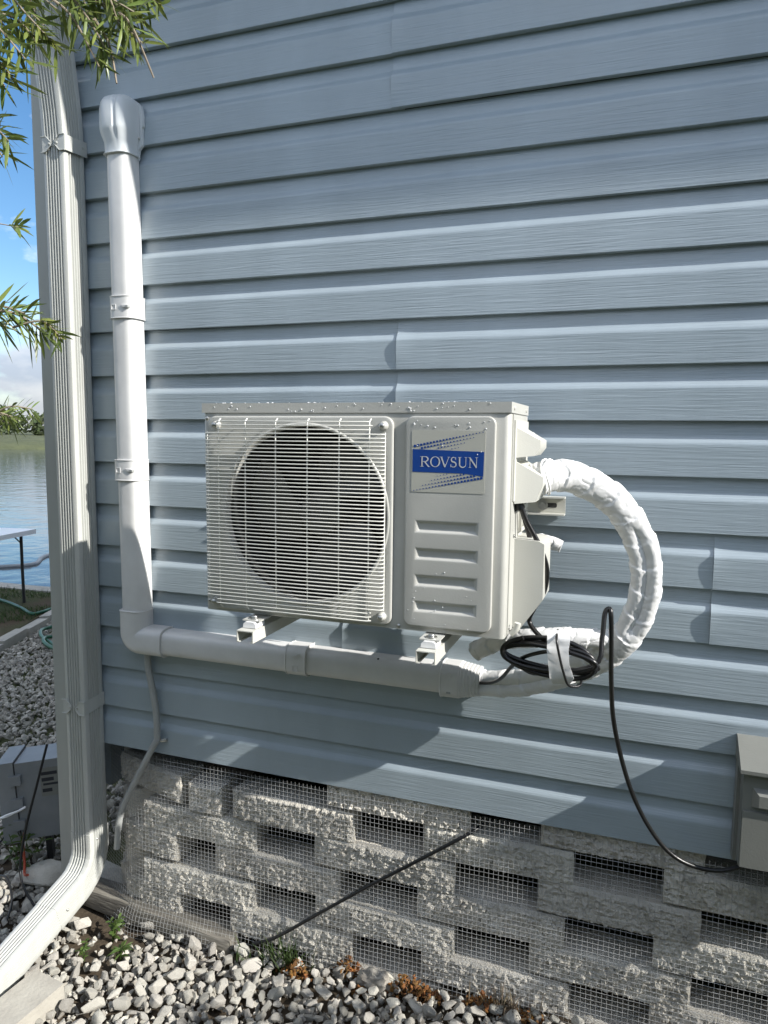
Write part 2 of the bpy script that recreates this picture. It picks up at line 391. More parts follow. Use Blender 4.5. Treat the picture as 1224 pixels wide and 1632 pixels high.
# far bank
cd = Vector((-0.735, 0.678, 0)); sd = Vector((0.678, 0.735, 0)); base = CAM*1; base.z = -.35
V, F = [], []
rows_ = [(82, -.4), (83, .05), (86, .55), (92, .95), (110, 1.2), (200, 1.5), (900, 3)]
cols_ = [-400, -150, -80, -40] + [-24+2*i for i in range(25)] + [40, 80, 160, 420]
for (d, z) in rows_:
    for s in cols_:
        p = base+cd*(d+1.2*nz3(s*.15, d*.1, 1))+sd*s; V.append((p.x, p.y, z + .1*nz3(s*.3, d*.2, 5)))
n = len(cols_)
for j in range(len(rows_)-1):
    for i in range(n-1): F.append((j*n+i, j*n+i+1, (j+1)*n+i+1, (j+1)*n+i))
tag(raw('far_bank', V, F, 'bank_grass', None, 60), 'low grassy bank on the far side of the lake', 'bank', kind='structure')
# far scrub behind the bank
V, F = [], []
for k in range(60):
    s = random.uniform(-60, 40); d = random.uniform(95, 112); hh = random.uniform(2.2, 4.4); rr = random.uniform(1.5, 3.0)
    cpos = base+cd*d+sd*s
    for q in range(170):
        a = random.uniform(0, 6.28); e = random.uniform(-1, 1); rad = rr*(random.random()**.33)
        p = Vector((cpos.x+rad*math.cos(a)*math.sqrt(1-e*e), cpos.y+rad*math.sin(a)*math.sqrt(1-e*e), .8+hh*.5*(1+e*(random.random()**.33))))
        u = Vector((random.gauss(0, 1), random.gauss(0, 1), random.gauss(0, 1))).normalized(); v = u.orthogonal().normalized(); s_ = random.uniform(.18, .4)
        i0 = len(V); V += [p+u*s_, p+v*s_*.7, p-u*s_, p-v*s_*.7]; F.append((i0, i0+1, i0+2, i0+3))
tag(raw('far_scrub', V, F, 'far_leaf'), 'dense green scrub and bushes behind the far bank', 'scrub', kind='stuff')
# small palm on the far bank
pb = base+cd*90+sd*(-0.9); pb.z = .9
pt = thing('palm_tree', 'small distant palm rising above the scrub on the far bank', 'palm', pb)
tube('trunk', [pb, pb+Vector((0, 0, 1.6)), pb+Vector((.1, 0, 3.1))], lambda t: .16-.05*t, 'bark', pt, 8)
V, F = [], []
top = pb+Vector((.1, 0, 3.1))
for k in range(16):
    a = k*2.4; L = random.uniform(1.1, 1.5); up = random.uniform(-.1, .9); prev = None
    for i in range(7):
        t = i/6; p = top+Vector((math.cos(a)*L*t, math.sin(a)*L*t, up*t-1.0*t*t)); wv = Vector((-math.sin(a), math.cos(a), -.3))*(.22*math.sin(math.pi*min(1, t*.9+.1)))
        V += [p-wv, p+wv]
        if i: j = len(V); F.append((j-4, j-3, j-1, j-2))
raw('fronds', V, F, 'far_leaf', pt)
# white marker on the far bank
wp = base+cd*84+sd*(-2.2)
wt = thing('marker_post', 'small white marker post standing on the far grassy bank', 'post', (wp.x, wp.y, .2))
bm = bmesh.new(); box(bm, wp.x-.1, wp.x+.1, wp.y-.1, wp.y+.1, .15, .95); bev(bm, .03); fin('post', bm, 'table_white', wt)

# stone edging between gravel and lawn
et = thing('stone_edging', 'row of pale concrete edging blocks between gravel and lawn', 'edging', (edge_x(1.0), 1.0, 0))
y = -0.6
while y < 3.3:
    L = random.uniform(.28, .34); bm = bmesh.new(); box(bm, -.04, .04, 0, L, -.04, .032); bev(bm, .008)
    for v in bm.verts: v.co += Vector((nz3(v.co.x*20, v.co.y*8+y, 1), 0, nz3(v.co.x*20, v.co.y*8+y, 5)))*.006
    a = math.atan2(.37, 1)
    bm.transform(Matrix.Translation((edge_x(y)+random.uniform(-.01, .01), y, random.uniform(-.008, .008))) @ Matrix.Rotation(a, 4, 'Z'))
    fin('edging_block', bm, 'concrete_pale', et); y += L+.012

# ------------------------------------------------------------------ house
house = thing('house', 'blue grey vinyl sided house wall with embossed wood grain', 'house', (-1.79, 0, 0.52))
SP = 0.127
def prof_out(t):
    """how far the siding face stands out, t metres below the course top"""
    if t < .034: return .0020+.0050*(t/.034)
    if t < .056: return .0070+.0102*sm(.034-.004, .056, t)-.0102*sm(.030, .056, .034)*(1-sm(.034, .056, t))
    return .0172+.0018*(t-.056)/(SP-.056)
TS = [0, .008, .016, .024, .030, .034, .036, .038, .040, .0425, .045, .0475, .050, .0525, .0545, .056, .0585, .070, .085, .100, .115, .1235, .1262]
def siding_panel(zbot, x0, x1, over, pid):
    X = []; x = x0
    while x < x1-1e-6:
        X.append(x); x += .006 if x < x0+.05 else (.02 if x < x0+.2 else .05)
    X.append(x1)
    rows = []
    for c_ in (0, 1):                      # upper course, lower course
        zt = zbot+SP*(2-c_)
        for t in TS: rows.append((zt-t, prof_out(t), math.sin(math.pi*min(1, t/SP))))
        # butt edge: rounded, then returns to the wall
        rows.append((zt-SP+.0002, .0178, 0)); rows.append((zt-SP-.0004, .0150, 0)); rows.append((zt-SP+.0002, .0030 if c_ == 0 else .0025, 0))
    V, F = [], []
    for (z, o, s) in rows:
        for x in X:
            wv = .0011*nz3(x*1.6+pid*3.1, z*5, pid*7.7)+.0005*nz3(x*6, z*9, pid)
            lift = 0
            if over: lift = .0022+.0042*math.exp(-(x-x0)/.035)*max(0, s)**1.2
            V.append((x, -(o+lift)-wv, z+.0010*nz3(x*.9, pid*5.3, 2)))
    n = len(X)
    for j in range(len(rows)-1):
        for i in range(n-1): F.append((j*n+i, j*n+i+1, (j+1)*n+i+1, (j+1)*n+i))
    # end return so the overlapping end has an edge
    if over:
        k0 = len(V)
        for j in range(len(rows)): v = V[j*n]; V.append((v[0], v[1]+.0028, v[2]))
        for j in range(len(rows)-1): F.append((j*n, (j+1)*n, k0+j+1, k0+j))
    return raw('siding_panel', V, F, 'siding', house, 28)
seams = {0: -.620, 3: -.599, 5: .165, 6: -.744, 1: 1.9, 2: 1.2, 4: 2.3, 7: 1.5, -1: .9, -2: 2.0, -3: .3}
for i in range(-3, 8):
    zb = 2.43-SP-2*SP*i; sx = seams[i]
    siding_panel(zb, -1.67, sx+.03, False, i+10)
    siding_panel(zb, sx, 4.2, True, i+30)
# sheathing behind, left side wall, floor deck and added crawl space panel
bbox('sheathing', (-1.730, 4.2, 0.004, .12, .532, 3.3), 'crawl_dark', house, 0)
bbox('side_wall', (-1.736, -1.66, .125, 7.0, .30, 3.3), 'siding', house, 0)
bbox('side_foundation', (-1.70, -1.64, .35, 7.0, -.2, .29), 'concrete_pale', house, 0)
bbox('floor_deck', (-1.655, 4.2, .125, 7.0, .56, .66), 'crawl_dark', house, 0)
bbox('crawl_blackout', (-1.60, 4.2, 1.3, 1.4, -.3, .555), 'crawl_dark', house, 0)  # dark panel added so the gaps between the blocks stay black
# white corner post: two faces and a bead, down almost to the ground
bm = bmesh.new()
prism_pts = [(-1.744, -.026), (-1.655, -.026), (-1.655, -.004), (-1.672, -.004), (-1.672, .003), (-1.746, .003), (-1.746, .11), (-1.758, .11), (-1.758, -.006), (-1.744, -.006)]
a = [bm.verts.new((p[0], p[1], -.03)) for p in prism_pts]; b_ = [bm.verts.new((p[0], p[1], 3.28)) for p in prism_pts]
bm.faces.new(a); bm.faces.new(b_)
for i in range(len(a)): bm.faces.new((a[i], a[(i+1) % len(a)], b_[(i+1) % len(a)], b_[i]))
bev(bm, .002, 2); fin('corner_post', bm, 'trim_white', house)
# eave, gutter and roof above the frame
bbox('soffit', (-2.1, 4.6, -.20, .10, 3.17, 3.185), 'trim_white', house, 0)
bbox('fascia', (-2.1, 4.6, -.225, -.202, 3.16, 3.35), 'trim_white', house, 0)
gp = [(p[0]+.10, p[1]+.11) for p in [(-.326, 3.24), (-.326, 3.12), (-.40, 3.12), (-.425, 3.17), (-.435, 3.24), (-.430, 3.24), (-.42, 3.17), (-.398, 3.124), (-.332, 3.124), (-.332, 3.24)]]
bm = bmesh.new()
A = [bm.verts.new((-2.1, p[0], p[1])) for p in gp]; B = [bm.verts.new((4.6, p[0], p[1])) for p in gp]
for i in range(len(gp)): bm.faces.new((A[i], B[i], B[(i+1) % len(gp)], A[(i+1) % len(gp)]))
bm.faces.new(A); bm.faces.new(B); fin('gutter', bm, 'trim_white', house)
V = [(-2.2, -.36, 3.25), (4.7, -.36, 3.25), (4.7, 3.5, 4.6), (-2.2, 3.5, 4.6), (-2.2, 7.4, 3.25), (4.7, 7.4, 3.25), (-2.2, -.36, 3.27), (4.7, -.36, 3.27), (4.7, 3.5, 4.62), (-2.2, 3.5, 4.62), (-2.2, 7.4, 3.27), (4.7, 7.4, 3.27)]
V = [(v[0], v[1], v[2]+.12) if v[1] > 0 else (v[0], v[1]+.12, v[2]+.12) for v in V]
raw('roof', V, [(0, 1, 2, 3), (3, 2, 5, 4), (6, 9, 8, 7), (9, 10, 11, 8), (0, 6, 7, 1), (4, 5, 11, 10), (0, 3, 9, 6), (3, 4, 10, 9), (1, 7, 8, 2), (2, 8, 11, 5)], 'roof_shingle', house)

# ------------------------------------------------------------------ foundation of stacked split-face blocks
wall_t = thing('block_wall', 'foundation of stacked grey split face concrete blocks with open gaps', 'block wall', (-.6, .05, -.05))
BK = 0
def block(x0, x1, zc, h=.0890, rot=0, yoff=0.0, depth=.105):
    """rough split face to the front, plain sides; every block its own rubble"""
    global BK; BK += 1
    L = x1-x0; nx = max(8, int(L/.0026)); nzz = int(h/.0026)
    V, F = [], []; cx = (x0+x1)/2; sd_ = BK*13.7
    for j in range(nzz+1):
        v = j/nzz
        for i in range(nx+1):
            u = i/nx
            x = (u-.5)*L; z = (v-.5)*h
            e = min(min(u, 1-u)*L, min(v, 1-v)*h)
            rnd = .005*(1-sm(0, .007, e))
            fp_ = noise.voronoi(Vector((x*62+sd_, z*62, sd_*.37)))[1][0]
            h1 = nz3(fp_.x*7.3+3.1, fp_.y*7.3, 1.7); h2 = nz3(fp_.x*9.1, fp_.y*9.1+5.5, 8.2); h3 = nz3(fp_.x*5.7+8, fp_.y*5.7, 4.4)
            fac = .0050*h3+(x-(fp_.x-sd_)/62)*1.15*h1+(z-fp_.y/62)*1.15*h2
            rr = fac+.0050*nz3(x*16+sd_, z*16, sd_) + .0040*nz3(x*110+sd_, z*110, 7)+.0030*nz3(x*210, z*210+sd_, 2)
            bul = .006*(1-(2*u-1)**2)
            y = rnd - (rr + bul)*sm(0, .008, e)
            V.append(Vector((x+.0015*nz3(z*60, sd_, u)*(1 if i in (0, nx) else 0), y, z+.0018*nz3(x*50, sd_, v)*(1 if j in (0, nzz) else 0))))
    n = nx+1
    for j in range(nzz):
        for i in range(nx): F.append((j*n+i, j*n+i+1, (j+1)*n+i+1, (j+1)*n+i))
    bt = .012
    kb = len(V)
    ring = [i for i in range(n)] + [j*n+nx for j in range(1, nzz+1)] + [nzz*n+i for i in range(nx-1, -1, -1)] + [j*n for j in range(nzz-1, 0, -1)]
    for r_ in ring:
        p = V[r_]; V.append(Vector((p.x*.93, depth, p.z)))
    m_ = len(ring)
    for i in range(m_): F.append((ring[i], kb+i, kb+(i+1) % m_, ring[(i+1) % m_]))
    F.append(tuple(kb+i for i in range(m_)))
    mt = Matrix.Translation((cx, yoff, zc)) @ Matrix.Rotation(rot, 4, 'Z') @ Matrix.Rotation(random.uniform(-.008, .008), 4, 'Y')
    V = [mt @ v for v in V]
    return raw('block', V, F, 'concrete_block', wall_t, 32)
CZ = [.494, .4015, .3105, .218, .126, .034, -.058]
def tz(x, k): return CZ[k]+(.010+.004*k)*(x+.65)
def course(k, spans):
    for s in spans:
        xm = (s[0]+s[1])/2; block(s[0], s[1], tz(xm, k), yoff=random.uniform(-.004, .004))
course(0, [(-.800, -.386), (-.200, .188), (.40, .80), (1.0, 1.4)])
course(1, [(-1.262, -1.146), (-1.108, -.715), (-.511, -.115), (.098, .49), (.70, 1.1)])
course(2, [(-1.437, -1.030), (-.838, -.423), (-.202, .186), (.39, .79)])
course(3, [(-1.172, -.764), (-.528, -.131), (.082, .48), (.68, 1.08)])
course(4, [(-1.437, -1.035), (-.835, -.420), (-.220, .172), (.38, .78)])
course(5, [(-1.120, -.718), (-.513, -.115), (.080, .48), (.68, 1.08)])
course(6, [(-.86, -.455), (-.25, .15), (.30, .7)])
# blocks that turn the corner on the left
def cblock(cx, cy, zc, L, rot): block(cx-L/2, cx+L/2, zc, rot=rot, yoff=cy)
cblock(-1.435, .035, .408, .30, R(-16)); cblock(-1.655, .26, .408, .30, R(-68))
cblock(-1.415, .008, .214, .215, R(-6)); cblock(-1.66, .22, .214, .32, R(-62))
cblock(-1.62, .16, .305, .34, R(-52)); cblock(-1.60, .13, .122, .30, R(-50))
cblock(-1.41, .006, .030, .225, R(-5)); cblock(-1.65, .20, .03, .32, R(-60))
block(-1.80, -1.3, -.055, rot=R(-12), yoff=.02)
# old timber sill lying at the foot of the wall
bm = bmesh.new(); box(bm, -.30, .30, -.040, .040, -.034, .034); bmesh.ops.subdivide_edges(bm, edges=[e for e in bm.edges if abs(e.verts[0].co.x-e.verts[1].co.x) > .3], cuts=12); bev(bm, .008)
for v in bm.verts: v.co += Vector((0, nz3(v.co.x*6, v.co.y*20, v.co.z*20), nz3(v.co.x*6+9, v.co.y*20, v.co.z*20)))*.006
bm.transform(Matrix.Translation((-1.39, .006, -.030)) @ Matrix.Rotation(R(-3), 4, 'Z') @ Matrix.Rotation(R(1.5), 4, 'Y'))
tag(fin('timber_sill', bm, 'timber'), 'weathered grey timber lying along the foot of the block wall', 'timber')

# ------------------------------------------------------------------ hardware cloth over the blocks
def mesh_pos(x, z):
    y = -.0265-.004*nz3(x*2.3, z*5, 1)-.0025*nz3(x*7, z*9, 6)
    if x < -1.05: y -= (.018*sm(-1.05, -1.2, x)+.030*sm(-1.35, -1.6, x))*sm(.05, -.08, z)+.012*sm(-1.0, -1.1, x)*sm(.03, -.02, z)
    else: y -= .015*sm(.06, -.08, z)
    if x < -1.43: y += .8*(-1.43-x)**1.3
    return Vector((x+.0030*nz3(x*1.5, z*6, 3), y, z+.0045*nz3(x*2.0, z*2, 8)))
acc = ([], [])
PT = .0127; WR = .00042
x = -1.66
while x < .62:
    top = .519+.004*nz3(x*9, 0, 2)
    P = [mesh_pos(x, -.11+(top+.11)*i/20) for i in range(21)]
    merge(acc, tube_geo(P, WR, 4, False)); x += PT
z = -.10
while z < .52:
    P = [mesh_pos(-1.66+(2.28)*i/76, z) - Vector((0, WR*1.6, 0)) for i in range(77)]
    merge(acc, tube_geo(P, WR, 4, False)); z += PT
o = raw('wire_mesh', acc[0], acc[1], 'galvanized', None, 60)
tag(o, 'galvanized square wire mesh stretched over the block foundation', 'wire mesh')

# ------------------------------------------------------------------ gravel
def stone_mesh(seed, npts=26, sub=1, flat=.62):
    rnd = random.Random(seed); bm = bmesh.new()
    ex = (rnd.uniform(.8, 1.05), rnd.uniform(.55, .85), rnd.uniform(.42, flat+.15))
    for i in range(npts):
        v = Vector((rnd.gauss(0, 1), rnd.gauss(0, 1), rnd.gauss(0, 1))).normalized()*rnd.uniform(.82, 1.0)
        bm.verts.new((v.x*ex[0], v.y*ex[1], v.z*ex[2]))
    r = bmesh.ops.convex_hull(bm, input=bm.verts[:])
    bmesh.ops.delete(bm, geom=[g for g in r['geom_interior'] if isinstance(g, bmesh.types.BMVert)], context='VERTS')
    if sub:
        bmesh.ops.bevel(bm, geom=bm.edges[:], offset=.045, segments=1, profile=.5, affect='EDGES')
    bmesh.ops.triangulate(bm, faces=[f for f in bm.faces if len(f.verts) > 4])
    bmesh.ops.recalc_face_normals(bm, faces=bm.faces[:])
    return bm
bed = thing('gravel_bed', 'bed of pale crushed limestone along the foot of the wall', 'gravel', (-1.0, -.3, -.02)); tag(bed, kind='structure')
SM = []
for k in range(16):
    bm = stone_mesh(100+k, 13 + k % 5); me = bpy.data.meshes.new('stone'); bm.to_mesh(me); bm.free(); me.materials.append(MATS['limestone'])
    for p in me.polygons: p.use_smooth = True
    me.set_sharp_from_angle(angle=R(20)); SM.append(me)
LOW = []
for k in range(14):
    bm = stone_mesh(300+k, 13, 0); LOW.append(([v.co.copy() for v in bm.verts], [tuple(v.index for v in f.verts) for f in bm.faces])); bm.free()
def strands(x, y): return 0.0
placed = []; stones = 0
cell = {}
def free(x, y, r, lay):
    cx, cy = int(x/.1), int(y/.1)
    for a in (-1, 0, 1):
        for b in (-1, 0, 1):
            for (px, py, pr) in cell.get((cx+a, cy+b, lay), ()):
                if (px-x)**2+(py-y)**2 < (.70*(pr+r))**2: return False
    return True
def put(x, y, r, lay): cell.setdefault((int(x/.1), int(y/.1), lay), []).append((x, y, r)); 
def zone(x, y):
    if y > -.035+.02*nz3(x*6, 1, 1) or y < -.75 or x > .15: return False
    if -1.70 < x < -1.50 and y > -.10: return False
    return True
def bare(x, y):   # soil shows at the downspout foot
    return math.hypot(x+1.47, (y+.13)*.9) < .11+.03*nz3(x*20, y*20, 0)
random.seed(21); tries = 0
while stones < 300 and tries < 60000:
    tries += 1
    x = random.uniform(-2.05, .1); y = random.uniform(-.62, -.03)
    if not zone(x, y) or not in_view((x, y, gh(x, y)), 25) or bare(x, y): continue
    big = tries < 2500
    r = random.uniform(.026, .037) if big and random.random() < .40 else random.uniform(.017, .026)
    if -0.35 < x and y > -.12 and random.random() < .7: continue
    if not free(x, y, r, 0): continue
    put(x, y, r, 0)
    o = bpy.data.objects.new('stone', random.choice(SM)); C.objects.link(o)
    o.location = (x, y, gh(x, y)+r*random.uniform(.30, .62)+.012); o.scale = (r*random.uniform(.85, 1.3), r*random.uniform(.8, 1.1), r*random.uniform(.75, 1.1))
    o.rotation_euler = (random.uniform(-.6, .6), random.uniform(-.6, .6), random.uniform(0, 6.28)); par(o, bed); stones += 1
V, F = [], []
def add_low(x, y, z, r):
    vs, fs = random.choice(LOW); q = Quaternion((random.gauss(0, 1), random.gauss(0, 1), random.gauss(0, 1), random.gauss(0, 1))).normalized()
    i0 = len(V); V.extend([q @ (v*r) + Vector((x, y, z)) for v in vs]); F.extend([tuple(i+i0 for i in f) for f in fs])
for k in range(8200):                         # small stones and chips between the large ones
    x = random.uniform(-2.1, .5); y = random.uniform(-.95, .0)
    if not zone(x, y) and not (y < -.6): continue
    if bare(x, y) and random.random() < .75: continue
    r = random.uniform(.006, .020); add_low(x, y, gh(x, y)+random.uniform(-.004, .016), r)
# the gravel going back along the side of the house
for k in range(26000):
    x = random.uniform(-5.2, -1.83); y = random.uniform(-.6, 3.3)
    if x < edge_x(y)+.06: continue
    if x > -2.1 and y < -.05: continue
    # only as far as the camera side can plausibly see
    if y < 0.0 and x < -3.2: continue
    r = random.uniform(.013, .028); add_low(x, y, gh(x, y)+random.uniform(-.006, .016), r)
tag(raw('gravel', V, F, 'limestone_bed', bed, 25), kind='stuff')

# ------------------------------------------------------------------ corner downspout
dsp = thing('downspout', 'white ribbed metal downspout at the house corner with a kicked out foot', 'downspout', (-1.597, -.063, 0))
HW, HD = .0372, .041
def ds_prof():
    P = []
    def face(a, b, nrm):
        a = Vector(a); b = Vector(b); nrm = Vector(nrm); L = (b-a).length; d = (b-a)/L
        P.append(a+d*.006)
        n = 5; p = .0096; s0 = L/2-n*p/2
        for k in range(n):
            s = s0+k*p
            P.append(a+d*(s)); P.append(a+d*(s+p*.18)-nrm*.0050); P.append(a+d*(s+p*.55)-nrm*.0050); P.append(a+d*(s+p*.72))
        P.append(b-d*.006)
        # rounded corner
    cs = [(-HW, -HD), (HW, -HD), (HW, HD), (-HW, HD)]; ns = [(0, -1), (1, 0), (0, 1), (-1, 0)]
    for i in range(4):
        face(cs[i], cs[(i+1) % 4], ns[i])
        c_ = Vector(cs[(i+1) % 4]); d1 = (Vector(cs[(i+1) % 4])-Vector(cs[i])).normalized(); d2 = (Vector(cs[(i+2) % 4])-Vector(cs[(i+1) % 4])).normalized()
        P.append(c_-d1*.0018+d2*.0018)
    return [(p.x, p.y) for p in P]
DP = ds_prof()
def ds_frames(path, sc0=1.0, wr=None):
    out = []
    P = [Vector(p) for p in path]
    for i, p in enumerate(P):
        t = (P[min(i+1, len(P)-1)]-P[max(i-1, 0)]).normalized()
        U = Vector((1, 0, 0)); Vv = t.cross(U).normalized()
        if Vv.y < 0 and abs(Vv.y) > .2: Vv = -Vv
        if abs(Vv.y) <= .35: Vv = Vv if Vv.z < 0 else Vv
        out.append((p, U, Vv, sc0*(wr(i) if wr else 1)))
    return out
# vertical pipe leaning a little at the top, where it kicks out to the gutter
def vfr(path, s=1.0):
    return [(Vector(p), Vector((1, 0, 0)), Vector((0, math.cos(a), math.sin(a))), s) for (p, a) in path]
XD = -1.592
sweep('pipe', DP, vfr([((XD-.004, -.063, 2.34), 0), ((XD, -.063, 1.2), 0), ((XD+.004, -.063, .230), 0)]), 'downspout_white', dsp)
sweep('upper_pipe', DP, vfr([((XD-.004, -.0635, 2.30), 0, ), ((XD-.004, -.0638, 2.335), R(6)), ((XD-.004, -.068, 2.40), R(7)), ((XD-.004, -.092, 2.58), R(10)), ((XD-.006, -.140, 2.80), R(18)), ((XD-.006, -.255, 3.08), R(22)), ((XD-.012, -.275, 3.232), R(4))], 1.03), 'downspout_white', dsp)
# elbow: from straight down to about 27 degrees below horizontal, coming out from the wall
el = []; R0 = .11; z0 = .209; y0 = -.063; am = R(74)
el.append((Vector((XD+.004, y0, .262)), Vector((1, 0, 0)), Vector((0, 1, 0)), 1.035)); el.append((Vector((XD+.004, y0, .225)), Vector((1, 0, 0)), Vector((0, 1, 0)), 1.035))
for k in range(0, 25):
    a = am*k/24
    cpt = Vector((XD+.004, y0-R0+R0*math.cos(a), z0-R0*math.sin(a)))
    crimp = 1.035+(-.020*max(0, math.cos((k % 6)/6*6.283))**4 if 3 < k < 22 else 0)
    el.append((cpt, Vector((1, 0, 0)), Vector((0, math.cos(a), -math.sin(a))), crimp))
pe = el[-1][0]; de = Vector((0, -math.sin(am), -math.cos(am))); Vn = el[-1][2]
el.append((pe+de*.05, Vector((1, 0, 0)), Vn, 1.035)); el.append((pe+de*.10, Vector((1, 0, 0)), Vn, 1.035))
sweep('elbow', DP, el, 'downspout_white', dsp, smooth=32)
am2 = R(74.5); de2 = Vector((0, -math.sin(am2), -math.cos(am2))); Vn2 = Vector((0, math.cos(am2), -math.sin(am2)))
sweep('foot_extension', DP, [(pe+de*.06, Vector((1, 0, 0)), Vn, 1.0), (pe+de*.10+de2*.02, Vector((1, 0, 0)), Vn2, 1.0), (pe+de*.10+de2*.42, Vector((1, 0, 0)), Vn2, 1.0)], 'downspout_white', dsp)
# straps: flat band on the right side, pointed ears meeting over the front ribs
def strap(zc):
    so = .0022; y_f = -.063-HD-so; xr = XD+HW+so; xl = XD-HW-so
    bm = bmesh.new()
    def plate(pts, axis, d0, d1):
        a = []; b2 = []
        for (p, q) in pts:
            if axis == 'y': a.append(bm.verts.new((p, d0, q))); b2.append(bm.verts.new((p, d1, q)))
            else: a.append(bm.verts.new((d0, p, q))); b2.append(bm.verts.new((d1, p, q)))
        n = len(pts); bm.faces.new(a); bm.faces.new(b2[::-1])
        for i in range(n): bm.faces.new((a[i], b2[i], b2[(i+1) % n], a[(i+1) % n]))
    h = .021
    plate([(xr-.0005, zc-h), (xr-.0005, zc+h), (XD+.022, zc+h), (XD+.006, zc+.004), (XD+.006, zc-.004), (XD+.022, zc-h)], 'y', y_f-.0008, y_f+.0008)
    plate([(xl+.0005, zc-h), (xl+.0005, zc+h), (XD-.026, zc+h), (XD-.008, zc+.004), (XD-.008, zc-.004), (XD-.026, zc-h)], 'y', y_f-.0008, y_f+.0008)
    plate([(y_f, zc-h), (y_f, zc+h), (-.020, zc+h+.006), (-.020, zc-h+.006)], 'x', xr-.0008, xr+.0008)
    plate([(y_f, zc-h), (y_f, zc+h), (-.030, zc+h), (-.030, zc-h)], 'x', xl-.0008, xl+.0008)
    # raised rims of the ears
    s = fin('strap', bm, 'downspout_white', dsp, 30)
    for sgn, x1, x2 in ((1, .022, .006), (-1, -.026, -.008)):
        for q in (1, -1):
            tube('rim', [(XD+x1+sgn*.018, y_f-.0015, zc+q*h), (XD+x1, y_f-.0015, zc+q*h), (XD+x2, y_f-.0015, zc+q*.004)], .0016, 'downspout_white', s, 6)
    screw(s, (XD+.012, y_f-.001, zc), (0, -1, 0), .004, 'downspout_white'); screw(s, (XD-.014, y_f-.001, zc), (0, -1, 0), .004, 'downspout_white')
    screw(s, (xr+.001, -.036, zc+.008), (1, 0, 0), .004, 'downspout_white')
strap(2.305); strap(.668)
screw(dsp, (XD+.004+HW+.0025, -.075, .238), (1, 0, 0), .0035); screw(dsp, (XD+.004+HW+.0025, -.205, .085), (1, 0, 0), .0035)
# concrete strip the foot drains over
bm = bmesh.new(); box(bm, -.055, .055, -.34, .16, -.03, .03); bev(bm, .006)
for v in bm.verts: v.co.z += .004*nz3(v.co.x*20, v.co.y*9, 2)
bm.transform(Matrix.Translation((-1.475, -.53, -.012)) @ Matrix.Rotation(R(-6), 4, 'Z') @ Matrix.Rotation(R(2), 4, 'X'))
tag(fin('splash_strip', bm, 'concrete_pale'), 'cream concrete strip lying beside the downspout foot', 'splash strip')

# ------------------------------------------------------------------ line set cover (white plastic trunking)
lsc = thing('line_set_cover', 'white plastic pipe trunking running down the wall and along under the unit', 'trunking', (-1.405, 0, .85))
def cover_prof(wd, dp, n=28, e=3.6, base=True):
    P = []
    for k in range(n+1):
        a = math.pi*k/n; c_, s = math.cos(a), math.sin(a)
        P.append((wd*math.copysign(abs(c_)**(2/e), c_), .012+(dp-.012)*abs(s)**(2/e)))
    # base plate slightly narrower: leaves a seam line
    return [(wd-.0018, 0.0), (wd-.0018, .0105)] + P + [(-wd+.0018, .0105), (-wd+.0018, 0.0)]
YW = -.019
def cframes(path, up):  # path points in x,z ; direction along ; profile u across, v out of the wall
    pass
CP = cover_prof(.038, .060); CPB = cover_prof(.0425, .0650); OUT = Vector((0, -1, 0))
def vseg(x, za, zb, prof, name, m='pvc_white', parent=lsc, lean=0.0):
    return sweep(name, prof, [(Vector((x+lean*0, YW, za)), Vector((1, 0, 0)), OUT), (Vector((x+lean, YW, zb)), Vector((1, 0, 0)), OUT)], m, parent, smooth=30)
XT = -1.405
vseg(XT-.004, 2.30, .97, CP, 'vertical_channel', lean=.010)
def hseg(za, xa, xb, prof, name, zb=None, parent=lsc):
    zb = za if zb is None else zb
    return sweep(name, prof, [(Vector((xa, YW, za)), Vector((0, 0, 1)), OUT), (Vector((xb, YW, zb)), Vector((0, 0, 1)), OUT)], 'pvc_white', parent, smooth=30)
ZT = .888
hseg(ZT, -1.31, -.44, CP, 'horizontal_channel', ZT-.002)
# elbow
fr = []; rr = .024; xc, zc = XT+.003+rr, ZT+rr
fr.append((Vector((XT+.003, YW, .978)), Vector((1, 0, 0)), OUT))
for k in range(13):
    a = R(90)*k/12
    fr.append((Vector((xc-rr*math.cos(a), YW, zc-rr*math.sin(a))), Vector((math.cos(a), 0, math.sin(a))), OUT))
fr.append((Vector((-1.292, YW, ZT)), Vector((0, 0, 1)), OUT))
eb = sweep('elbow', CPB, fr, 'pvc_white', lsc, smooth=30)
def rimpath(prof, o, U, extra=1.0): return [o+U*(p[0]*extra)+OUT*(p[1]*extra) for p in prof]
tube('rim', rimpath(CPB, Vector((XT+.003, YW, .977)), Vector((1, 0, 0))), .0019, 'pvc_white', eb, 6)
tube('rim', rimpath(CPB, Vector((-1.293, YW, ZT)), Vector((0, 0, 1))), .0019, 'pvc_white', eb, 6)
screw(eb, (XT+.040, YW-.040, .915), (.7, -.7, 0), .004)
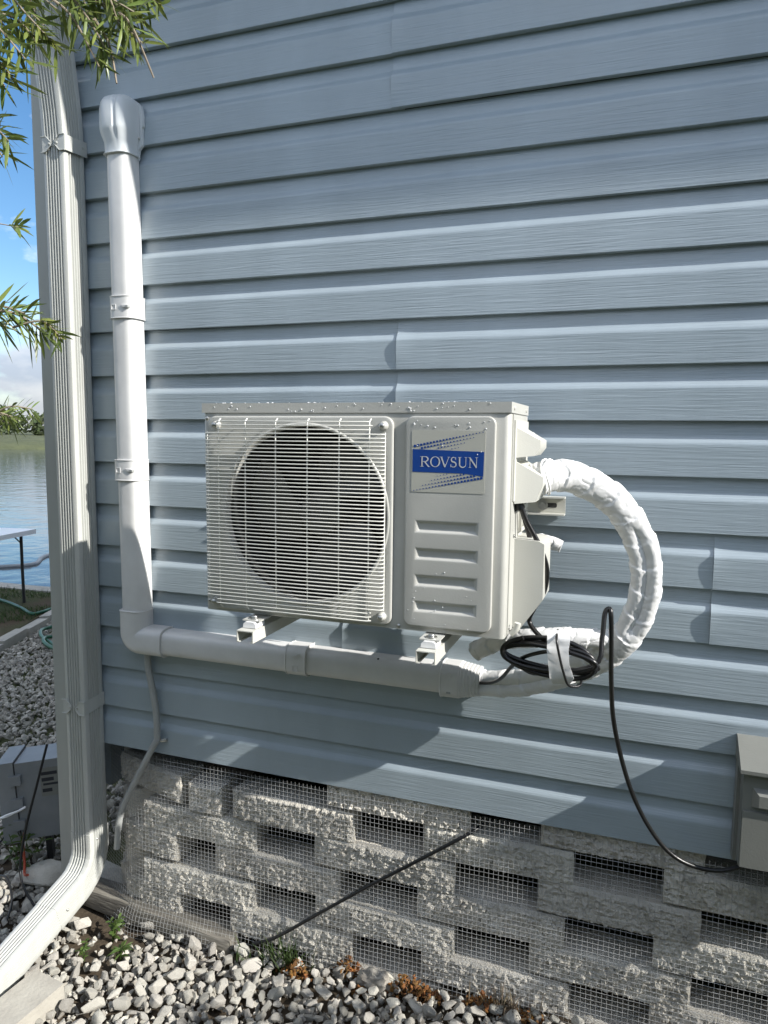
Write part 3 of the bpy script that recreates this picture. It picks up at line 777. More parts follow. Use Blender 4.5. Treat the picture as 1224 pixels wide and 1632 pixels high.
def coupler(kind, pos):
    CPC = cover_prof(.0425, .0645)
    if kind == 'v':
        z0, z1 = pos; o = vseg(XT, z1, z0, CPC, 'coupler')
        for z in (z0, z1): tube('rim', rimpath(CPC, Vector((XT, YW, z)), Vector((1, 0, 0))), .0017, 'pvc_white', o, 6)
        zm = (z0+z1)/2
        for (x0, x1, za, zb) in ((-.024, -.008, .0055, .0075), (-.024, -.008, -.0075, -.0055), (-.024, -.022, -.0055, .0055), (-.010, -.008, -.0055, .0055)):
            bbox('clip_mark', (XT+x0, XT+x1, YW-.0655, YW-.0635, zm+za, zm+zb), 'pvc_white', o, 0)
        bm = bmesh.new(); prism(bm, [(XT+.010, zm+.005), (XT+.032, zm+.003), (XT+.032, zm-.004), (XT+.016, zm-.002)], YW-.0665, YW-.05); fin('clip_tongue', bm, 'pvc_white', o)
        bbox('clip_slot', (XT+.026, XT+.034, YW-.0672, YW-.045, zm-.0035, zm+.0025), 'hose_grey', o, 0)
    else:
        x0, x1 = pos; o = hseg(ZT, x0, x1, CPC, 'coupler')
        for x in (x0, x1): tube('rim', rimpath(CPC, Vector((x, YW, ZT)), Vector((0, 0, 1))), .0017, 'pvc_white', o, 6)
        xm = (x0+x1)/2
        for (xa, xb, za, zb) in ((-.008, .008, -.010, -.008), (-.008, .008, -.024, -.022), (-.008, -.006, -.022, -.010), (.006, .008, -.022, -.010)):
            bbox('clip_mark', (xm+xa, xm+xb, YW-.0655, YW-.0635, ZT+za, ZT+zb), 'pvc_white', o, 0)
        bm = bmesh.new(); prism(bm, [(xm-.011, ZT+.012), (xm+.010, ZT+.020), (xm+.011, ZT+.025), (xm-.004, ZT+.018)], YW-.0662, YW-.05); fin('clip_tongue', bm, 'pvc_white', o)
coupler('v', (1.823, 1.883)); coupler('v', (1.364, 1.422)); coupler('h', (-.886, -.828))
# flexible end reducer with steps
fr = []; steps = [(-.452, 1.06), (-.406, 1.06)]
x = -.406; s = 1.03
for k in range(6):
    steps += [(x+.0005, s), (x+.0055, s-.004), (x+.0060, s-.045), (x+.0082, s-.045)]; x += .0086; s -= .036
steps.append((x, s+.02))
o = sweep('end_reducer', CPB, [(Vector((x_, YW, ZT-.002)), Vector((0, 0, 1)), OUT, s_) for (x_, s_) in steps], 'pvc_white', lsc, smooth=25)
tube('rim', rimpath(CPB, Vector((-.451, YW, ZT-.002)), Vector((0, 0, 1)), 1.06), .0022, 'pvc_white', o, 6)
bbox('clip_slot', (-.434, -.424, YW-.0695, YW-.05, ZT-.028, ZT-.024), 'hose_grey', o, 0)
bm = bmesh.new(); prism(bm, [(-.432, ZT+.012), (-.424, ZT+.012), (-.420, ZT+.026), (-.430, ZT+.026)], YW-.0700, YW-.05); bev(bm, .001); fin('clip_tongue', bm, 'pvc_white', o)
screw(lsc, (-.622, YW-.052, ZT+.034), (0, -.4, 1), .003, 'black_rubber')
# wall cap at the top
XC = XT-.004
def capsec(z, wd, dp): return (Vector((XC, YW, z)), wd, dp)
secs = [(2.268, .0425, .066), (2.276, .0420, .066), (2.300, .0425, .068), (2.325, .049, .078), (2.335, .050, .080), (2.385, .049, .080), (2.405, .047, .076), (2.417, .042, .066), (2.424, .032, .050), (2.4265, .018, .030)]
V, F = [], []
n = None
for (z, wd, dp) in secs:
    pr = cover_prof(wd, dp, 40, 3.2)
    n = len(pr)
    for (u, v) in pr:
        lobe = 1.0
        if z > 2.31:  # three shallow lobes across the front
            lobe = 1-.075*math.exp(-((u-.017)/.0045)**2)-.05*math.exp(-((u+.032)/.004)**2)
        V.append(Vector((XC+u, YW-v*lobe, z)))
for i in range(len(secs)-1):
    for j in range(n): F.append((i*n+j, i*n+(j+1) % n, (i+1)*n+(j+1) % n, (i+1)*n+j))
F.append(tuple(range(n))); F.append(tuple((len(secs)-1)*n+j for j in range(n))[::-1])
cap = raw('wall_cap', V, F, 'cap_plastic', lsc, 38)
bm = bmesh.new(); prism(bm, [(XC+.040, 2.262), (XC+.044, 2.288), (XC+.056, 2.300), (XC+.056, 2.345), (XC+.060, 2.350), (XC+.060, 2.378), (XC+.054, 2.405), (XC+.04, 2.418)], YW-.010, YW-.0005); bev(bm, .0015); fin('flange', bm, 'cap_plastic', cap)
tube('rim', rimpath(cover_prof(.0430, .0665), Vector((XC, YW, 2.269)), Vector((1, 0, 0))), .0017, 'cap_plastic', cap, 6)
screw(cap, (XC+.047, YW-.013, 2.318), (.3, -1, 0), .004)

# thin condensate drain tube below the trunking elbow
dr = thing('drain_tube', 'thin grey drain tube dropping from the trunking elbow and bending left', 'drain tube', (-1.37, -.03, .55))
tube('upper_tube', spline([(-1.372, -.036, .87), (-1.371, -.036, .80), (-1.356, -.035, .72), (-1.347, -.034, .65), (-1.346, -.034, .572)], 6), .0098, 'hose_grey', dr, 12)
tube('lower_tube', spline([(-1.344, -.036, .576), (-1.362, -.040, .545), (-1.405, -.045, .465), (-1.455, -.046, .375), (-1.485, -.046, .30), (-1.500, -.045, .20)], 6), .0098, 'hose_grey', dr, 12)
tube('clamp', [(-1.352, -.026, .575), (-1.335, -.030, .572), (-1.318, -.024, .575)], .005, 'steel', dr, 8); screw(dr, (-1.322, -.028, .576), (0, -1, 0), .005)

# ------------------------------------------------------------------ wall bracket
wb = thing('wall_bracket', 'cream steel wall bracket carrying the outdoor unit', 'bracket', (-.6, -.03, 1.05))
# slotted rail: shallow channel
bm = bmesh.new()
RP = [(-.022, 1.3600), (-.052, 1.3600), (-.052, 1.3565), (-.0255, 1.3565), (-.0255, 1.3195), (-.052, 1.3195), (-.052, 1.3160), (-.022, 1.3160)]
A = [bm.verts.new((-.98, p[0], p[1])) for p in RP]; B = [bm.verts.new((-.166, p[0], p[1])) for p in RP]
for i in range(len(RP)): bm.faces.new((A[i], B[i], B[(i+1) % len(RP)], A[(i+1) % len(RP)]))
bm.faces.new(A); bm.faces.new(B); bev(bm, .001, 1); rail = fin('rail', bm, 'bracket_paint', wb)
bm = bmesh.new(); prism(bm, rrect(-.214, -.186, 1.3325, 1.3435, .004, 4), -.0262, -.0257); fin('slot', bm, 'table_leg', rail)
bm = bmesh.new(); P6 = [(-.219+.0085*math.cos(R(60*k+10)), 1.338+.0085*math.sin(R(60*k+10))) for k in range(6)]; prism(bm, P6, -.037, -.027); bev(bm, .0012, 2); fin('bolt', bm, 'steel', rail)
bm = bmesh.new(); P6 = [(-.219+.012*math.cos(R(15*k)), 1.338+.012*math.sin(R(15*k))) for k in range(24)]; prism(bm, P6, -.0285, -.0262); fin('washer', bm, 'steel', rail)
for xa in (-.792, -.385):
    bm = bmesh.new(); box(bm, xa-.018, xa+.018, -.060, -.0525, 1.02, 1.42); bev(bm, .002); fin('upright', bm, 'bracket_paint', wb)
    # arm: inverted channel with lips turned in
    T = .0022
    AP = [(-.020, 1.052), (-.020, 1.0780), (.020, 1.0780), (.020, 1.052), (.013, 1.052), (.013, 1.052+T), (.020-T, 1.052+T), (.020-T, 1.0780-T), (-.020+T, 1.0780-T), (-.020+T, 1.052+T), (-.013, 1.052+T), (-.013, 1.052)]
    bm = bmesh.new()
    A = [bm.verts.new((xa+p[0], -.452, p[1]-.001)) for p in AP]; B = [bm.verts.new((xa+p[0], -.0605, p[1])) for p in AP]
    for i in range(len(AP)): bm.faces.new((A[i], B[i], B[(i+1) % len(AP)], A[(i+1) % len(AP)]))
    bm.faces.new(A); bm.faces.new(B); fin('arm', bm, 'bracket_paint', wb)
    # unit foot strip, white pad and bolt at the front end of the arm
    bm = bmesh.new(); prism(bm, [(xa-.016, 1.0785), (xa+.016, 1.0785), (xa+.015, 1.087), (xa+.010, 1.0915), (xa-.010, 1.0915), (xa-.015, 1.087)], -.432, -.392); bev(bm, .003, 3); pad = fin('foot_pad', bm, 'tape_white', wb)
    bm = bmesh.new(); prism(bm, [(xa-.021, 1.0915), (xa+.021, 1.0915), (xa+.021, 1.0945), (xa-.021, 1.0945)], -.425, -.37); bev(bm, .001, 1); fin('foot_tab', bm, 'ivory', pad)
    bm = bmesh.new(); bmesh.ops.create_cone(bm, cap_ends=True, segments=6, radius1=.0075, radius2=.0072, depth=.007); bm.transform(Matrix.Translation((xa, -.409, 1.098))); bev(bm, .001, 1); fin('bolt', bm, 'steel', pad)
    bm = bmesh.new(); bmesh.ops.create_cone(bm, cap_ends=True, segments=18, radius1=.012, radius2=.0118, depth=.002); bm.transform(Matrix.Translation((xa, -.409, 1.0957))); fin('washer', bm, 'steel', pad)

# ------------------------------------------------------------------ outdoor unit
ac = thing('air_conditioner', 'cream outdoor air conditioner unit with round fan grille on wall bracket', 'air conditioner', (-.6, -.27, 1.096))
UX0, UX1, UY0, UY1, UZ0, UZ1 = -.936, -.243, -.380, -.168, 1.0965, 1.548
FX, FZ, FR = -.683, 1.3285, .1915
def cyl(xc, zc, r, y0, y1, n=96):
    bm = bmesh.new(); prism(bm, [(xc+r*math.cos(2*math.pi*k/n), zc+r*math.sin(2*math.pi*k/n)) for k in range(n)], y0, y1)
    return fin('cutter', bm, 'ivory')
cab = bbox('cabinet', (UX0, UX1, UY0, UY1, UZ0, UZ1), 'ivory', ac, 0)
bm = bmesh.new(); bm.from_mesh(cab.data)
es = [e for e in bm.edges if abs(e.verts[0].co.x-e.verts[1].co.x) < 1e-5 and abs(e.verts[0].co.y-UY0) < 1e-4 and abs(e.verts[1].co.y-UY0) < 1e-4]
bmesh.ops.bevel(bm, geom=es, offset=.011, segments=5, profile=.5, affect='EDGES'); bm.to_mesh(cab.data); bm.free()
bool_diff(cab, [cyl(FX, FZ, FR-.002, -.5, -.20)]); bevel_obj(cab, .0015, 2, 40)
# inner lining of the fan cavity: dark coil behind the fan
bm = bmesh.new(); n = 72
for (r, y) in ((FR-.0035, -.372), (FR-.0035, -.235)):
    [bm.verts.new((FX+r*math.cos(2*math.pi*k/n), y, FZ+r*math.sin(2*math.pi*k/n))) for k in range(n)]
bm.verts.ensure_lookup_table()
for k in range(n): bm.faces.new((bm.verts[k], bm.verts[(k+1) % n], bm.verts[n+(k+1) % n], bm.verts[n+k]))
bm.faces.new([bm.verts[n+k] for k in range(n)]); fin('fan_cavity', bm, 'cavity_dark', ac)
# raised fan panel, dished around the opening
bm = bmesh.new(); prism(bm, rrect(-.919, -.479, 1.1035, 1.5405, .020, 8), -.3885, -.3795); fp = fin('fan_panel', bm, 'ivory', ac)
bool_diff(fp, [cyl(FX, FZ, FR, -.5, -.3)]); bevel_obj(fp, .0045, 3, 40)
# flared ring around the opening
bm = bmesh.new(); n = 96; ring = [(FR+.0075, -.3880), (FR+.0060, -.3905), (FR+.0030, -.3910), (FR+.0005, -.3895), (FR-.0012, -.386), (FR-.0012, -.345)]
for (r, y) in ring: [bm.verts.new((FX+r*math.cos(2*math.pi*k/n), y, FZ+r*math.sin(2*math.pi*k/n))) for k in range(n)]
bm.verts.ensure_lookup_table()
for i in range(len(ring)-1):
    for k in range(n): bm.faces.new((bm.verts[i*n+k], bm.verts[i*n+(k+1) % n], bm.verts[(i+1)*n+(k+1) % n], bm.verts[(i+1)*n+k]))
fin('fan_ring', bm, 'ivory', ac, 60)
# control panel with four pressed slots
bm = bmesh.new(); prism(bm, rrect(-.4525, -.2685, 1.1085, 1.5405, .017, 8), -.3890, -.3795); cpn = fin('control_panel', bm, 'ivory', ac)
cut = []
for (za, zb) in ((1.3045, 1.3300), (1.2485, 1.2735), (1.1930, 1.2180), (1.1390, 1.1630)):
    bm = bmesh.new()
    a = [bm.verts.new(p) for p in ((-.4305, -.3905, za), (-.2985, -.3905, za), (-.2985, -.3905, zb), (-.4305, -.3905, zb))]
    b_ = [bm.verts.new(p) for p in ((-.4215, -.3830, za+.0055), (-.3065, -.3830, za+.0055), (-.3065, -.3830, zb-.0055), (-.4215, -.3830, zb-.0055))]
    bm.faces.new(a); bm.faces.new(b_[::-1])
    for i in range(4): bm.faces.new((a[i], b_[i], b_[(i+1) % 4], a[(i+1) % 4]))
    cut.append(fin('cutter', bm, 'ivory'))
bool_diff(cpn, cut); bevel_obj(cpn, .0032, 3, 28)
# lid
bm = bmesh.new(); box(bm, UX0-.0012, UX1+.003, UY0-.0025, UY1+.003, 1.5475, 1.5685); bev(bm, .0035, 3); lid = fin('lid', bm, 'ivory', ac)
# right side plate with screws
bm = bmesh.new(); box(bm, UX1-.001, UX1+.0022, -.352, UY1-.002, 1.10, 1.5455); bev(bm, .001, 1); sp = fin('side_plate', bm, 'ivory', ac)
screw(lid, (UX1+.003, -.352, 1.557), (1, 0, 0), .0042, 'ivory'); screw(lid, (UX1+.003, -.200, 1.557), (1, 0, 0), .0042, 'ivory')
screw(sp, (UX1+.0022, -.338, 1.528), (1, 0, 0), .004, 'ivory'); screw(sp, (UX1+.0022, -.205, 1.528), (1, 0, 0), .004, 'ivory'); screw(sp, (UX1+.0022, -.342, 1.112), (1, 0, 0), .004)
for (x, z) in ((-.4655, 1.1035), (-.925, 1.118), (-.925, 1.535)): screw(cab, (x, UY0, z), (0, -1, 0), .0042)
# fan
fan = thing('x', None, None, (FX, -.30, FZ)); fan.name = 'fan'; par(fan, ac)
bm = bmesh.new(); n = 40; pr = [(.052, -.255), (.052, -.318), (.046, -.327), (.018, -.330), (.0, -.330)]
for (r, y) in pr[:-1]: [bm.verts.new((FX+.012+r*math.cos(2*math.pi*k/n), y, FZ-.002+r*math.sin(2*math.pi*k/n))) for k in range(n)]
bm.verts.ensure_lookup_table()
for i in range(len(pr)-2):
    for k in range(n): bm.faces.new((bm.verts[i*n+k], bm.verts[i*n+(k+1) % n], bm.verts[(i+1)*n+(k+1) % n], bm.verts[(i+1)*n+k]))
bm.faces.new([bm.verts[(len(pr)-2)*n+k] for k in range(n)]); fin('hub', bm, 'fan_grey', fan, 40)
for kb in range(3):
    a0 = R(75+120*kb); V, F = [], []
    nr, na = 12, 14
    for i in range(nr+1):
        t = i/nr; r = .046+.140*t
        half = R(30+18*math.sin(math.pi*min(1, t*.95)))*(.95-.25*t); mid = a0 + R(-30)*t
        for j in range(na+1):
            s = j/na*2-1; a = mid+half*s
            tw = (.026*(1-t*.4))*s
            V.append((FX+.004+r*math.cos(a), -.292+tw-.006*(1-s*s), FZ+r*math.sin(a)))
    for i in range(nr):
        for j in range(na): q = i*(na+1)+j; F.append((q, q+1, q+na+2, q+na+1))
    m0 = len(V); V += [(v[0], v[1]+.003, v[2]) for v in V]; F += [tuple(m0+i for i in f[::-1]) for f in F]
    raw('blade', V, F, 'fan_grey', fan, 60)
# wire grille
gr = thing('x', None, None, (FX-.02, -.40, FZ)); gr.name = 'fan_grille'; par(gr, ac)
GX0, GX1, GZ0, GZ1 = -.919, -.489, 1.1145, 1.5315; GY = -.409
def wire(P, r=.00122): return tube('grille_wire', P, r, 'grille_white', gr, 6)
nw = 46; zw0, zw1 = 1.140, 1.503
for k in range(nw):
    z = zw0+(zw1-zw0)*k/(nw-1)
    wire([(GX0+.004, GY+.013, z), (GX0+.0048, GY+.004, z), (GX0+.010, GY, z), (FX, GY-.002, z), (GX1-.010, GY, z), (GX1-.0048, GY+.004, z), (GX1-.004, GY+.013, z)])
# shorter wires at the corners step in round the screws
for z, dx in ((1.5120, .034), (1.5205, .030), (1.5285, .036)):
    wire([(GX0+dx, GY+.006, z), (GX0+dx+.008, GY, z), (GX1-dx-.008, GY, z), (GX1-dx, GY+.006, z)])
for z, x0, x1 in ((1.1310, GX0+.026, GX1-.030), (1.1225, GX0+.026, GX1-.030), (1.1145, GX0+.12, GX1-.030)):
    wire([(x0, GY+.006, z), (x0+.008, GY, z), (x1-.008, GY, z), (x1, GY+.006, z)])
for x in (-.881, -.814, -.740, -.665, -.592, -.525):
    tube('grille_rod', [(x, GY+.014, GZ0-.004), (x, GY+.0045, GZ0+.004), (x, GY+.0030, FZ), (x, GY+.0045, GZ1-.004), (x, GY+.014, GZ1+.003)], .0016, 'grille_white', gr, 6)
for x in (GX0+.0045, GX1-.0045):
    tube('grille_rod', [(x, GY+.012, 1.136), (x, GY+.0125, FZ), (x, GY+.012, 1.507)], .0016, 'grille_white', gr, 6)
for (x, z) in ((-.893, 1.5205), (-.499, 1.5205), (-.499, 1.1225), (-.900, 1.1225)):
    bm = bmesh.new(); bmesh.ops.create_cone(bm, cap_ends=True, segments=20, radius1=.010, radius2=.007, depth=.014)
    bm.transform(Matrix.Translation((x, -.3955, z)) @ Matrix.Rotation(R(90), 4, 'X')); bev(bm, .001, 1); st = fin('standoff', bm, 'ivory', gr)
    screw(gr, (x, -.4026, z), (0, -1, 0), .0055)
# badge plate
SY = -.3893
bm = bmesh.new(); prism(bm, rrect(-.4385, -.2880, 1.3880, 1.5125, .003, 3), SY-.0004, SY+.0006); lg = fin('logo_sticker', bm, 'sticker', ac)
bm = bmesh.new(); prism(bm, [(-.4365, 1.4745), (-.2900, 1.4710), (-.2910, 1.4225), (-.330, 1.4275), (-.4365, 1.4285)], SY-.0008, SY-.0005); fin('blue_band', bm, 'blue_print', lg)
# halftone squares above and below the band, fading out
bm = bmesh.new()
def sq(x, z, s):
    vs = [bm.verts.new((x+a*s, SY-.0009, z+b*s)) for a, b in ((-1, -1), (1, -.94), (1, 1.06), (-1, 1))]; bm.faces.new(vs)
for row in range(6):
    for i in range(22):
        x = -.432+i*.0066+row*.0014; z = 1.4795+(.0290)*(i/21)-row*.0066+.0010
        if x > -.2905 or z < 1.4758-.0024*(x+.4365)/.146+.0006: continue
        s = .0025*(1-.62*(i/21)**1.1-.10*row)
        if i/21 > 1-.12*row: continue
        if s > .0003: sq(x, z, s)
for row in range(6):
    for i in range(22):
        x = -.2945-i*.0066-row*.0014; z = 1.4205-(.0290)*(i/21)+row*.0066-.0010
        if x < -.4365 or z > 1.4273-(.0052*max(0, (x+.330)/.04)) - .0006: continue
        s = .0025*(1-.62*(i/21)**1.1-.10*row)
        if i/21 > 1-.12*row: continue
        if s > .0003: sq(x, z, s)
tag(fin('halftone_squares', bm, 'blue_print', lg, None), kind='stuff')
# lettering: serif capitals built from strokes
LH = .0205; LZ = 1.4395; LN = [0]
def glyph(x0, wd, strokes):
    bm = bmesh.new(); k = 0
    for st in strokes:
        pts, ws = st
        d = SY-.0012-.00005*k; k += 1; L_, R_ = [], []
        for i, p in enumerate(pts):
            a = Vector(pts[max(i-1, 0)]); b = Vector(pts[min(i+1, len(pts)-1)]); a.x *= wd; b.x *= wd; a.y *= LH; b.y *= LH
            t = (b-a).normalized(); nn = Vector((-t.y, t.x)); w_ = (ws[i] if isinstance(ws, (list, tuple)) else ws)*LH*.5
            c_ = Vector((x0+p[0]*wd, LZ+p[1]*LH))
            L_.append(bm.verts.new((c_.x+nn.x*w_, d, c_.y+nn.y*w_))); R_.append(bm.verts.new((c_.x-nn.x*w_, d, c_.y-nn.y*w_)))
        for i in range(len(pts)-1): bm.faces.new((L_[i], L_[i+1], R_[i+1], R_[i]))
    return fin('letter', bm, 'letter_print', lg, None)
TH, TN, SE = .135, .055, .040
def ser(x, y, w_): return ([(x-w_, y), (x+w_, y)], SE)
def arc(cx, cy, rx, ry, a0, a1, n=20): return [(cx+rx*math.cos(R(a0+(a1-a0)*i/n)), cy+ry*math.sin(R(a0+(a1-a0)*i/n))) for i in range(n+1)]
bowl = arc(.50, .745, .30, .235, 90, -90, 16); bw = [TN+.09*abs(math.cos(R(90-180*i/16))) for i in range(17)]
glyph(-.4205, .0205, [([(.20, 0), (.20, 1)], TH), ser(.20, .02, .19), ser(.13, .98, .12), ([(.2, .98)]+bowl+[(.2, .51)], [TN]+bw+[TN]), ([(.44, .52), (.90, .0)], [.11, .13]), ser(.93, .02, .10)])
ov = arc(.5, .5, .43, .49, 0, 360, 36); ow = [TN+.085*abs(math.cos(R(10*i)))**1.5 for i in range(37)]
glyph(-.3995, .0210, [(ov, ow)])
glyph(-.3795, .0215, [([(.14, .98), (.50, .0)], TH), ([(.52, .0), (.86, .98)], TN), ser(.14, .98, .15), ser(.86, .98, .13)])
sv = arc(.47, .745, .29, .225, 35, 250, 14)+arc(.47, .265, .33, .245, 80, -150, 14)
swd = [TN+.085*math.sin(math.pi*i/(len(sv)-1))**2 for i in range(len(sv))]
glyph(-.3585, .0155, [(sv, swd), ([(.74, .98), (.74, .72)], TN), ([(.12, .02), (.12, .30)], TN)])
uv = [(.20, .98)]+arc(.51, .33, .31, .31, 180, 360, 16)+[(.82, .98)]; uw = [TH, TH]+[TH-(TH-TN)*i/15 for i in range(16)]+[TN]
glyph(-.3430, .0205, [(uv, uw[:len(uv)]), ser(.20, .98, .17), ser(.82, .98, .13)])
glyph(-.3215, .0205, [([(.18, 0), (.18, .98)], TN), ([(.14, .98), (.82, .02)], TH), ([(.82, 0), (.82, .98)], TN), ser(.18, .02, .13), ser(.10, .98, .10), ser(.82, .98, .13)])
# valve cover: plate with two hoods on the right-hand side
vc = thing('x', None, None, (UX1, -.25, 1.45)); vc.name = 'valve_cover'; par(vc, ac)
bm = bmesh.new(); box(bm, UX1+.0022, UX1+.0055, -.345, -.175, 1.372, 1.534); bev(bm, .0012, 2); fin('cover_plate', bm, 'ivory_plastic', vc)
def hood(zt, zb, out_, zlip, nm, y0=-.330, y1=-.195):
    """sloping top, blunt outer edge, flat underside"""
    x0 = UX1+.004; P = [(x0, zt), (x0+out_*.62, zt-(zt-zlip)*.55), (x0+out_, zlip+.004), (x0+out_, zlip-.012), (x0+out_*.75, zb+.004), (x0, zb)]
    bm = bmesh.new(); prism(bm, P, y0, y1)
    for v in bm.verts:
        f = (v.co.x-x0)/out_
        v.co.y += (.020*f if v.co.y < -.26 else -.016*f)
    bev(bm, .006, 3, 20); return fin(nm, bm, 'ivory_plastic', vc, 40)
hood(1.520, 1.459, .046, 1.4900, 'upper_hood'); hood(1.452, 1.366, .054, 1.416, 'lower_hood')
bm = bmesh.new()
for k in range(34): 
    r = random.uniform(.0010, .0022); px = UX1+.004+random.uniform(.006, .042)
    bmesh.ops.create_icosphere(bm, subdivisions=1, radius=r, matrix=Matrix.Translation((px, random.uniform(-.30, -.21), 1.520-(px-UX1-.004)*.60+.0004)))
tag(fin('hood_droplets', bm, 'droplet', vc, 60), kind='stuff')
# handle moulding and small electrical cover under the hoods
bm = bmesh.new(); box(bm, UX1+.002, UX1+.009, -.255, -.178, 1.300, 1.366); bev(bm, .002, 2); hm_ = fin('terminal_plate', bm, 'ivory_plastic', ac)
for k in range(3):
    bm = bmesh.new(); box(bm, UX1+.009, UX1+.0125, -.245, -.190, 1.312+.018*k, 1.322+.018*k); bev(bm, .0012, 1); fin('moulded_rib', bm, 'ivory_plastic', hm_)
tube('cable_gland', [(UX1+.006, -.300, 1.365), (UX1+.012, -.300, 1.352)], .012, 'black_rubber', ac, 12)
# lower service box with chamfered bottom
bm = bmesh.new(); x0 = UX1+.0015
prism(bm, [(x0, 1.291), (x0+.050, 1.288), (x0+.062, 1.282), (x0+.062, 1.165), (x0+.020, 1.104), (x0, 1.104)], -.300, -.188)
bev(bm, .006, 3, 20); sb = fin('service_cover', bm, 'ivory_plastic', ac, 40)
screw(sb, (UX1+.003, -.312, 1.298), (1, 0, 0), .004)
tube('drain_elbow', spline([(UX1+.006, -.335, 1.098), (UX1+.016, -.335, 1.108), (UX1+.02, -.335, 1.122)], 4), .007, 'ivory_plastic', ac, 10)
# rain drops on the lid and the front panels
bm = bmesh.new(); random.seed(5)
def drop(p, r, nrm):
    q = Vector((0, 0, 1)).rotation_difference(Vector(nrm))
    bmesh.ops.create_icosphere(bm, subdivisions=2, radius=r, matrix=Matrix.Translation(p) @ q.to_matrix().to_4x4() @ Matrix.Diagonal((random.uniform(.8, 1.15), 1, .6, 1)))
for k in range(150): drop((random.uniform(UX0+.005, UX1-.005), random.uniform(-.382, -.25), 1.5688), random.uniform(.001, .0032), (0, 0, 1))
for k in range(34): drop((random.uniform(UX0+.01, UX1-.01), -.3828, random.uniform(1.550, 1.567)), random.uniform(.0008, .0019), (0, -1, 0))
for k in range(13): drop((random.uniform(-.445, -.275), -.3892, 1.535-.02*random.random()), random.uniform(.0010, .0021), (0, -1, 0))
for k in range(16): drop((random.uniform(-.445, -.285), -.3892, random.uniform(1.112, 1.23)), random.uniform(.0008, .0016), (0, -1, 0))
for k in range(5): drop((random.uniform(-.43, -.29), -.3900, random.uniform(1.385, 1.51)), random.uniform(.001, .0016), (0, -1, 0))
tag(fin('rain_drops', bm, 'droplet', ac, 60), kind='stuff')

# ------------------------------------------------------------------ wrapped line set loop
ls = thing('insulated_line_set', 'fat loop of white tape wrapped refrigerant pipes beside the unit', 'pipe loop', (-.05, -.12, 1.0))
def wrapped(P, ra, rb, name, seed, k=56, split=None, wrap=.058, n=14):
    Q = spline(P, n*3); fr_ = frames(Q); V, F = [], []; L = 0; Ls = [0]
    for i in range(1, len(Q)): L += (Q[i]-Q[i-1]).length; Ls.append(L)
    for i, p in enumerate(Q):
        T, N, B = fr_[i]; t = Ls[i]/L
        # long axis of the twin section lies in the plane of the loop
        A_ = (Vector((0, -1, 0))-T*T.dot(Vector((0, -1, 0)))).normalized(); W_ = T.cross(A_)
        sp_ = split(t) if split else 0
        for j in range(k):
            a = 2*math.pi*j/k; ca, sa = math.cos(a), math.sin(a)
            # each turn of tape laps over the last one: a slanting step round the pipe
            ph = (Ls[i]/wrap + .55*math.sin(a+seed)*.5 + .10*nz3(Ls[i]*14, seed, j*.15)) % 1.0
            lap = .0034*(1-ph) if ph > .05 else .0034*.95*(ph/.05)
            r_e = 1/math.sqrt((ca/ra)**2+(sa/rb)**2)
            d_ = ra*.50; r_c = ra-d_
            r_p = d_*abs(ca)+math.sqrt(max(r_c*r_c-(d_*sa)**2, (r_c*.45)**2))
            r_ = r_e*(1-sp_)+r_p*sp_
            q = p+A_*(rb*sa)+W_*(ra*ca)
            cz = nz3(q.x*38+seed, q.y*38, q.z*38); cz2 = nz3(q.x*62, q.y*62+seed, q.z*62+5)
            crease = -.0013*math.exp(-(cz/.09)**2)-.0007*math.exp(-(cz2/.08)**2)
            nn = .0016*nz3(q.x*22+seed, q.y*22, q.z*22)+crease
            V.append(p+(A_*sa+W_*ca)*(r_+lap+nn))
    for i in range(len(Q)-1):
        for j in range(k): F.append((i*k+j, i*k+(j+1) % k, (i+1)*k+(j+1) % k, (i+1)*k+j))
    F.append(tuple(range(k))[::-1]); F.append(tuple((len(Q)-1)*k+j for j in range(k)))
    return raw(name, V, F, 'tape_white', ls, 38)
wrapped([(-.215, -.262, 1.408), (-.185, -.245, 1.418), (-.130, -.215, 1.416), (-.045, -.185, 1.362), (.012, -.165, 1.265), (.020, -.150, 1.165), (-.008, -.135, 1.072), (-.066, -.115, 1.003), (-.150, -.090, .948), (-.25, -.066, .905), (-.330, -.052, .888), (-.385, -.050, .886)],
        .032, .022, 'wrapped_loop', 3.0, split=lambda t: .85*sm(.24, .32, t)*(1-sm(.52, .55, t)) + .75*sm(.60, .63, t))
wrapped([(-.030, -.115, 1.050), (-.085, -.140, 1.052), (-.155, -.150, 1.050), (-.235, -.150, 1.040), (-.30, -.13, 1.02), (-.36, -.10, .98)], .021, .019, 'wrapped_tail', 9.0)
wrapped([(-.29, -.080, 1.255), (-.235, -.090, 1.262), (-.190, -.095, 1.258), (-.165, -.095, 1.250)], .013, .013, 'wrapped_stub', 14.0, n=8)
# cable tie around the top end
Pt = []
for k in range(17):
    a = 2*math.pi*k/16; Pt.append((-.190+.006*math.sin(a*2), -.247+.032*math.cos(a), 1.418+.037*math.sin(a)))
tube('cord_tie', Pt, .0022, 'tape_white', ls, 6, False)
Pt = [(p[0]+.009, p[1]*1.0-.001, p[2]) for p in Pt]; tube('cord_tie', Pt, .0022, 'tape_white', ls, 6, False)

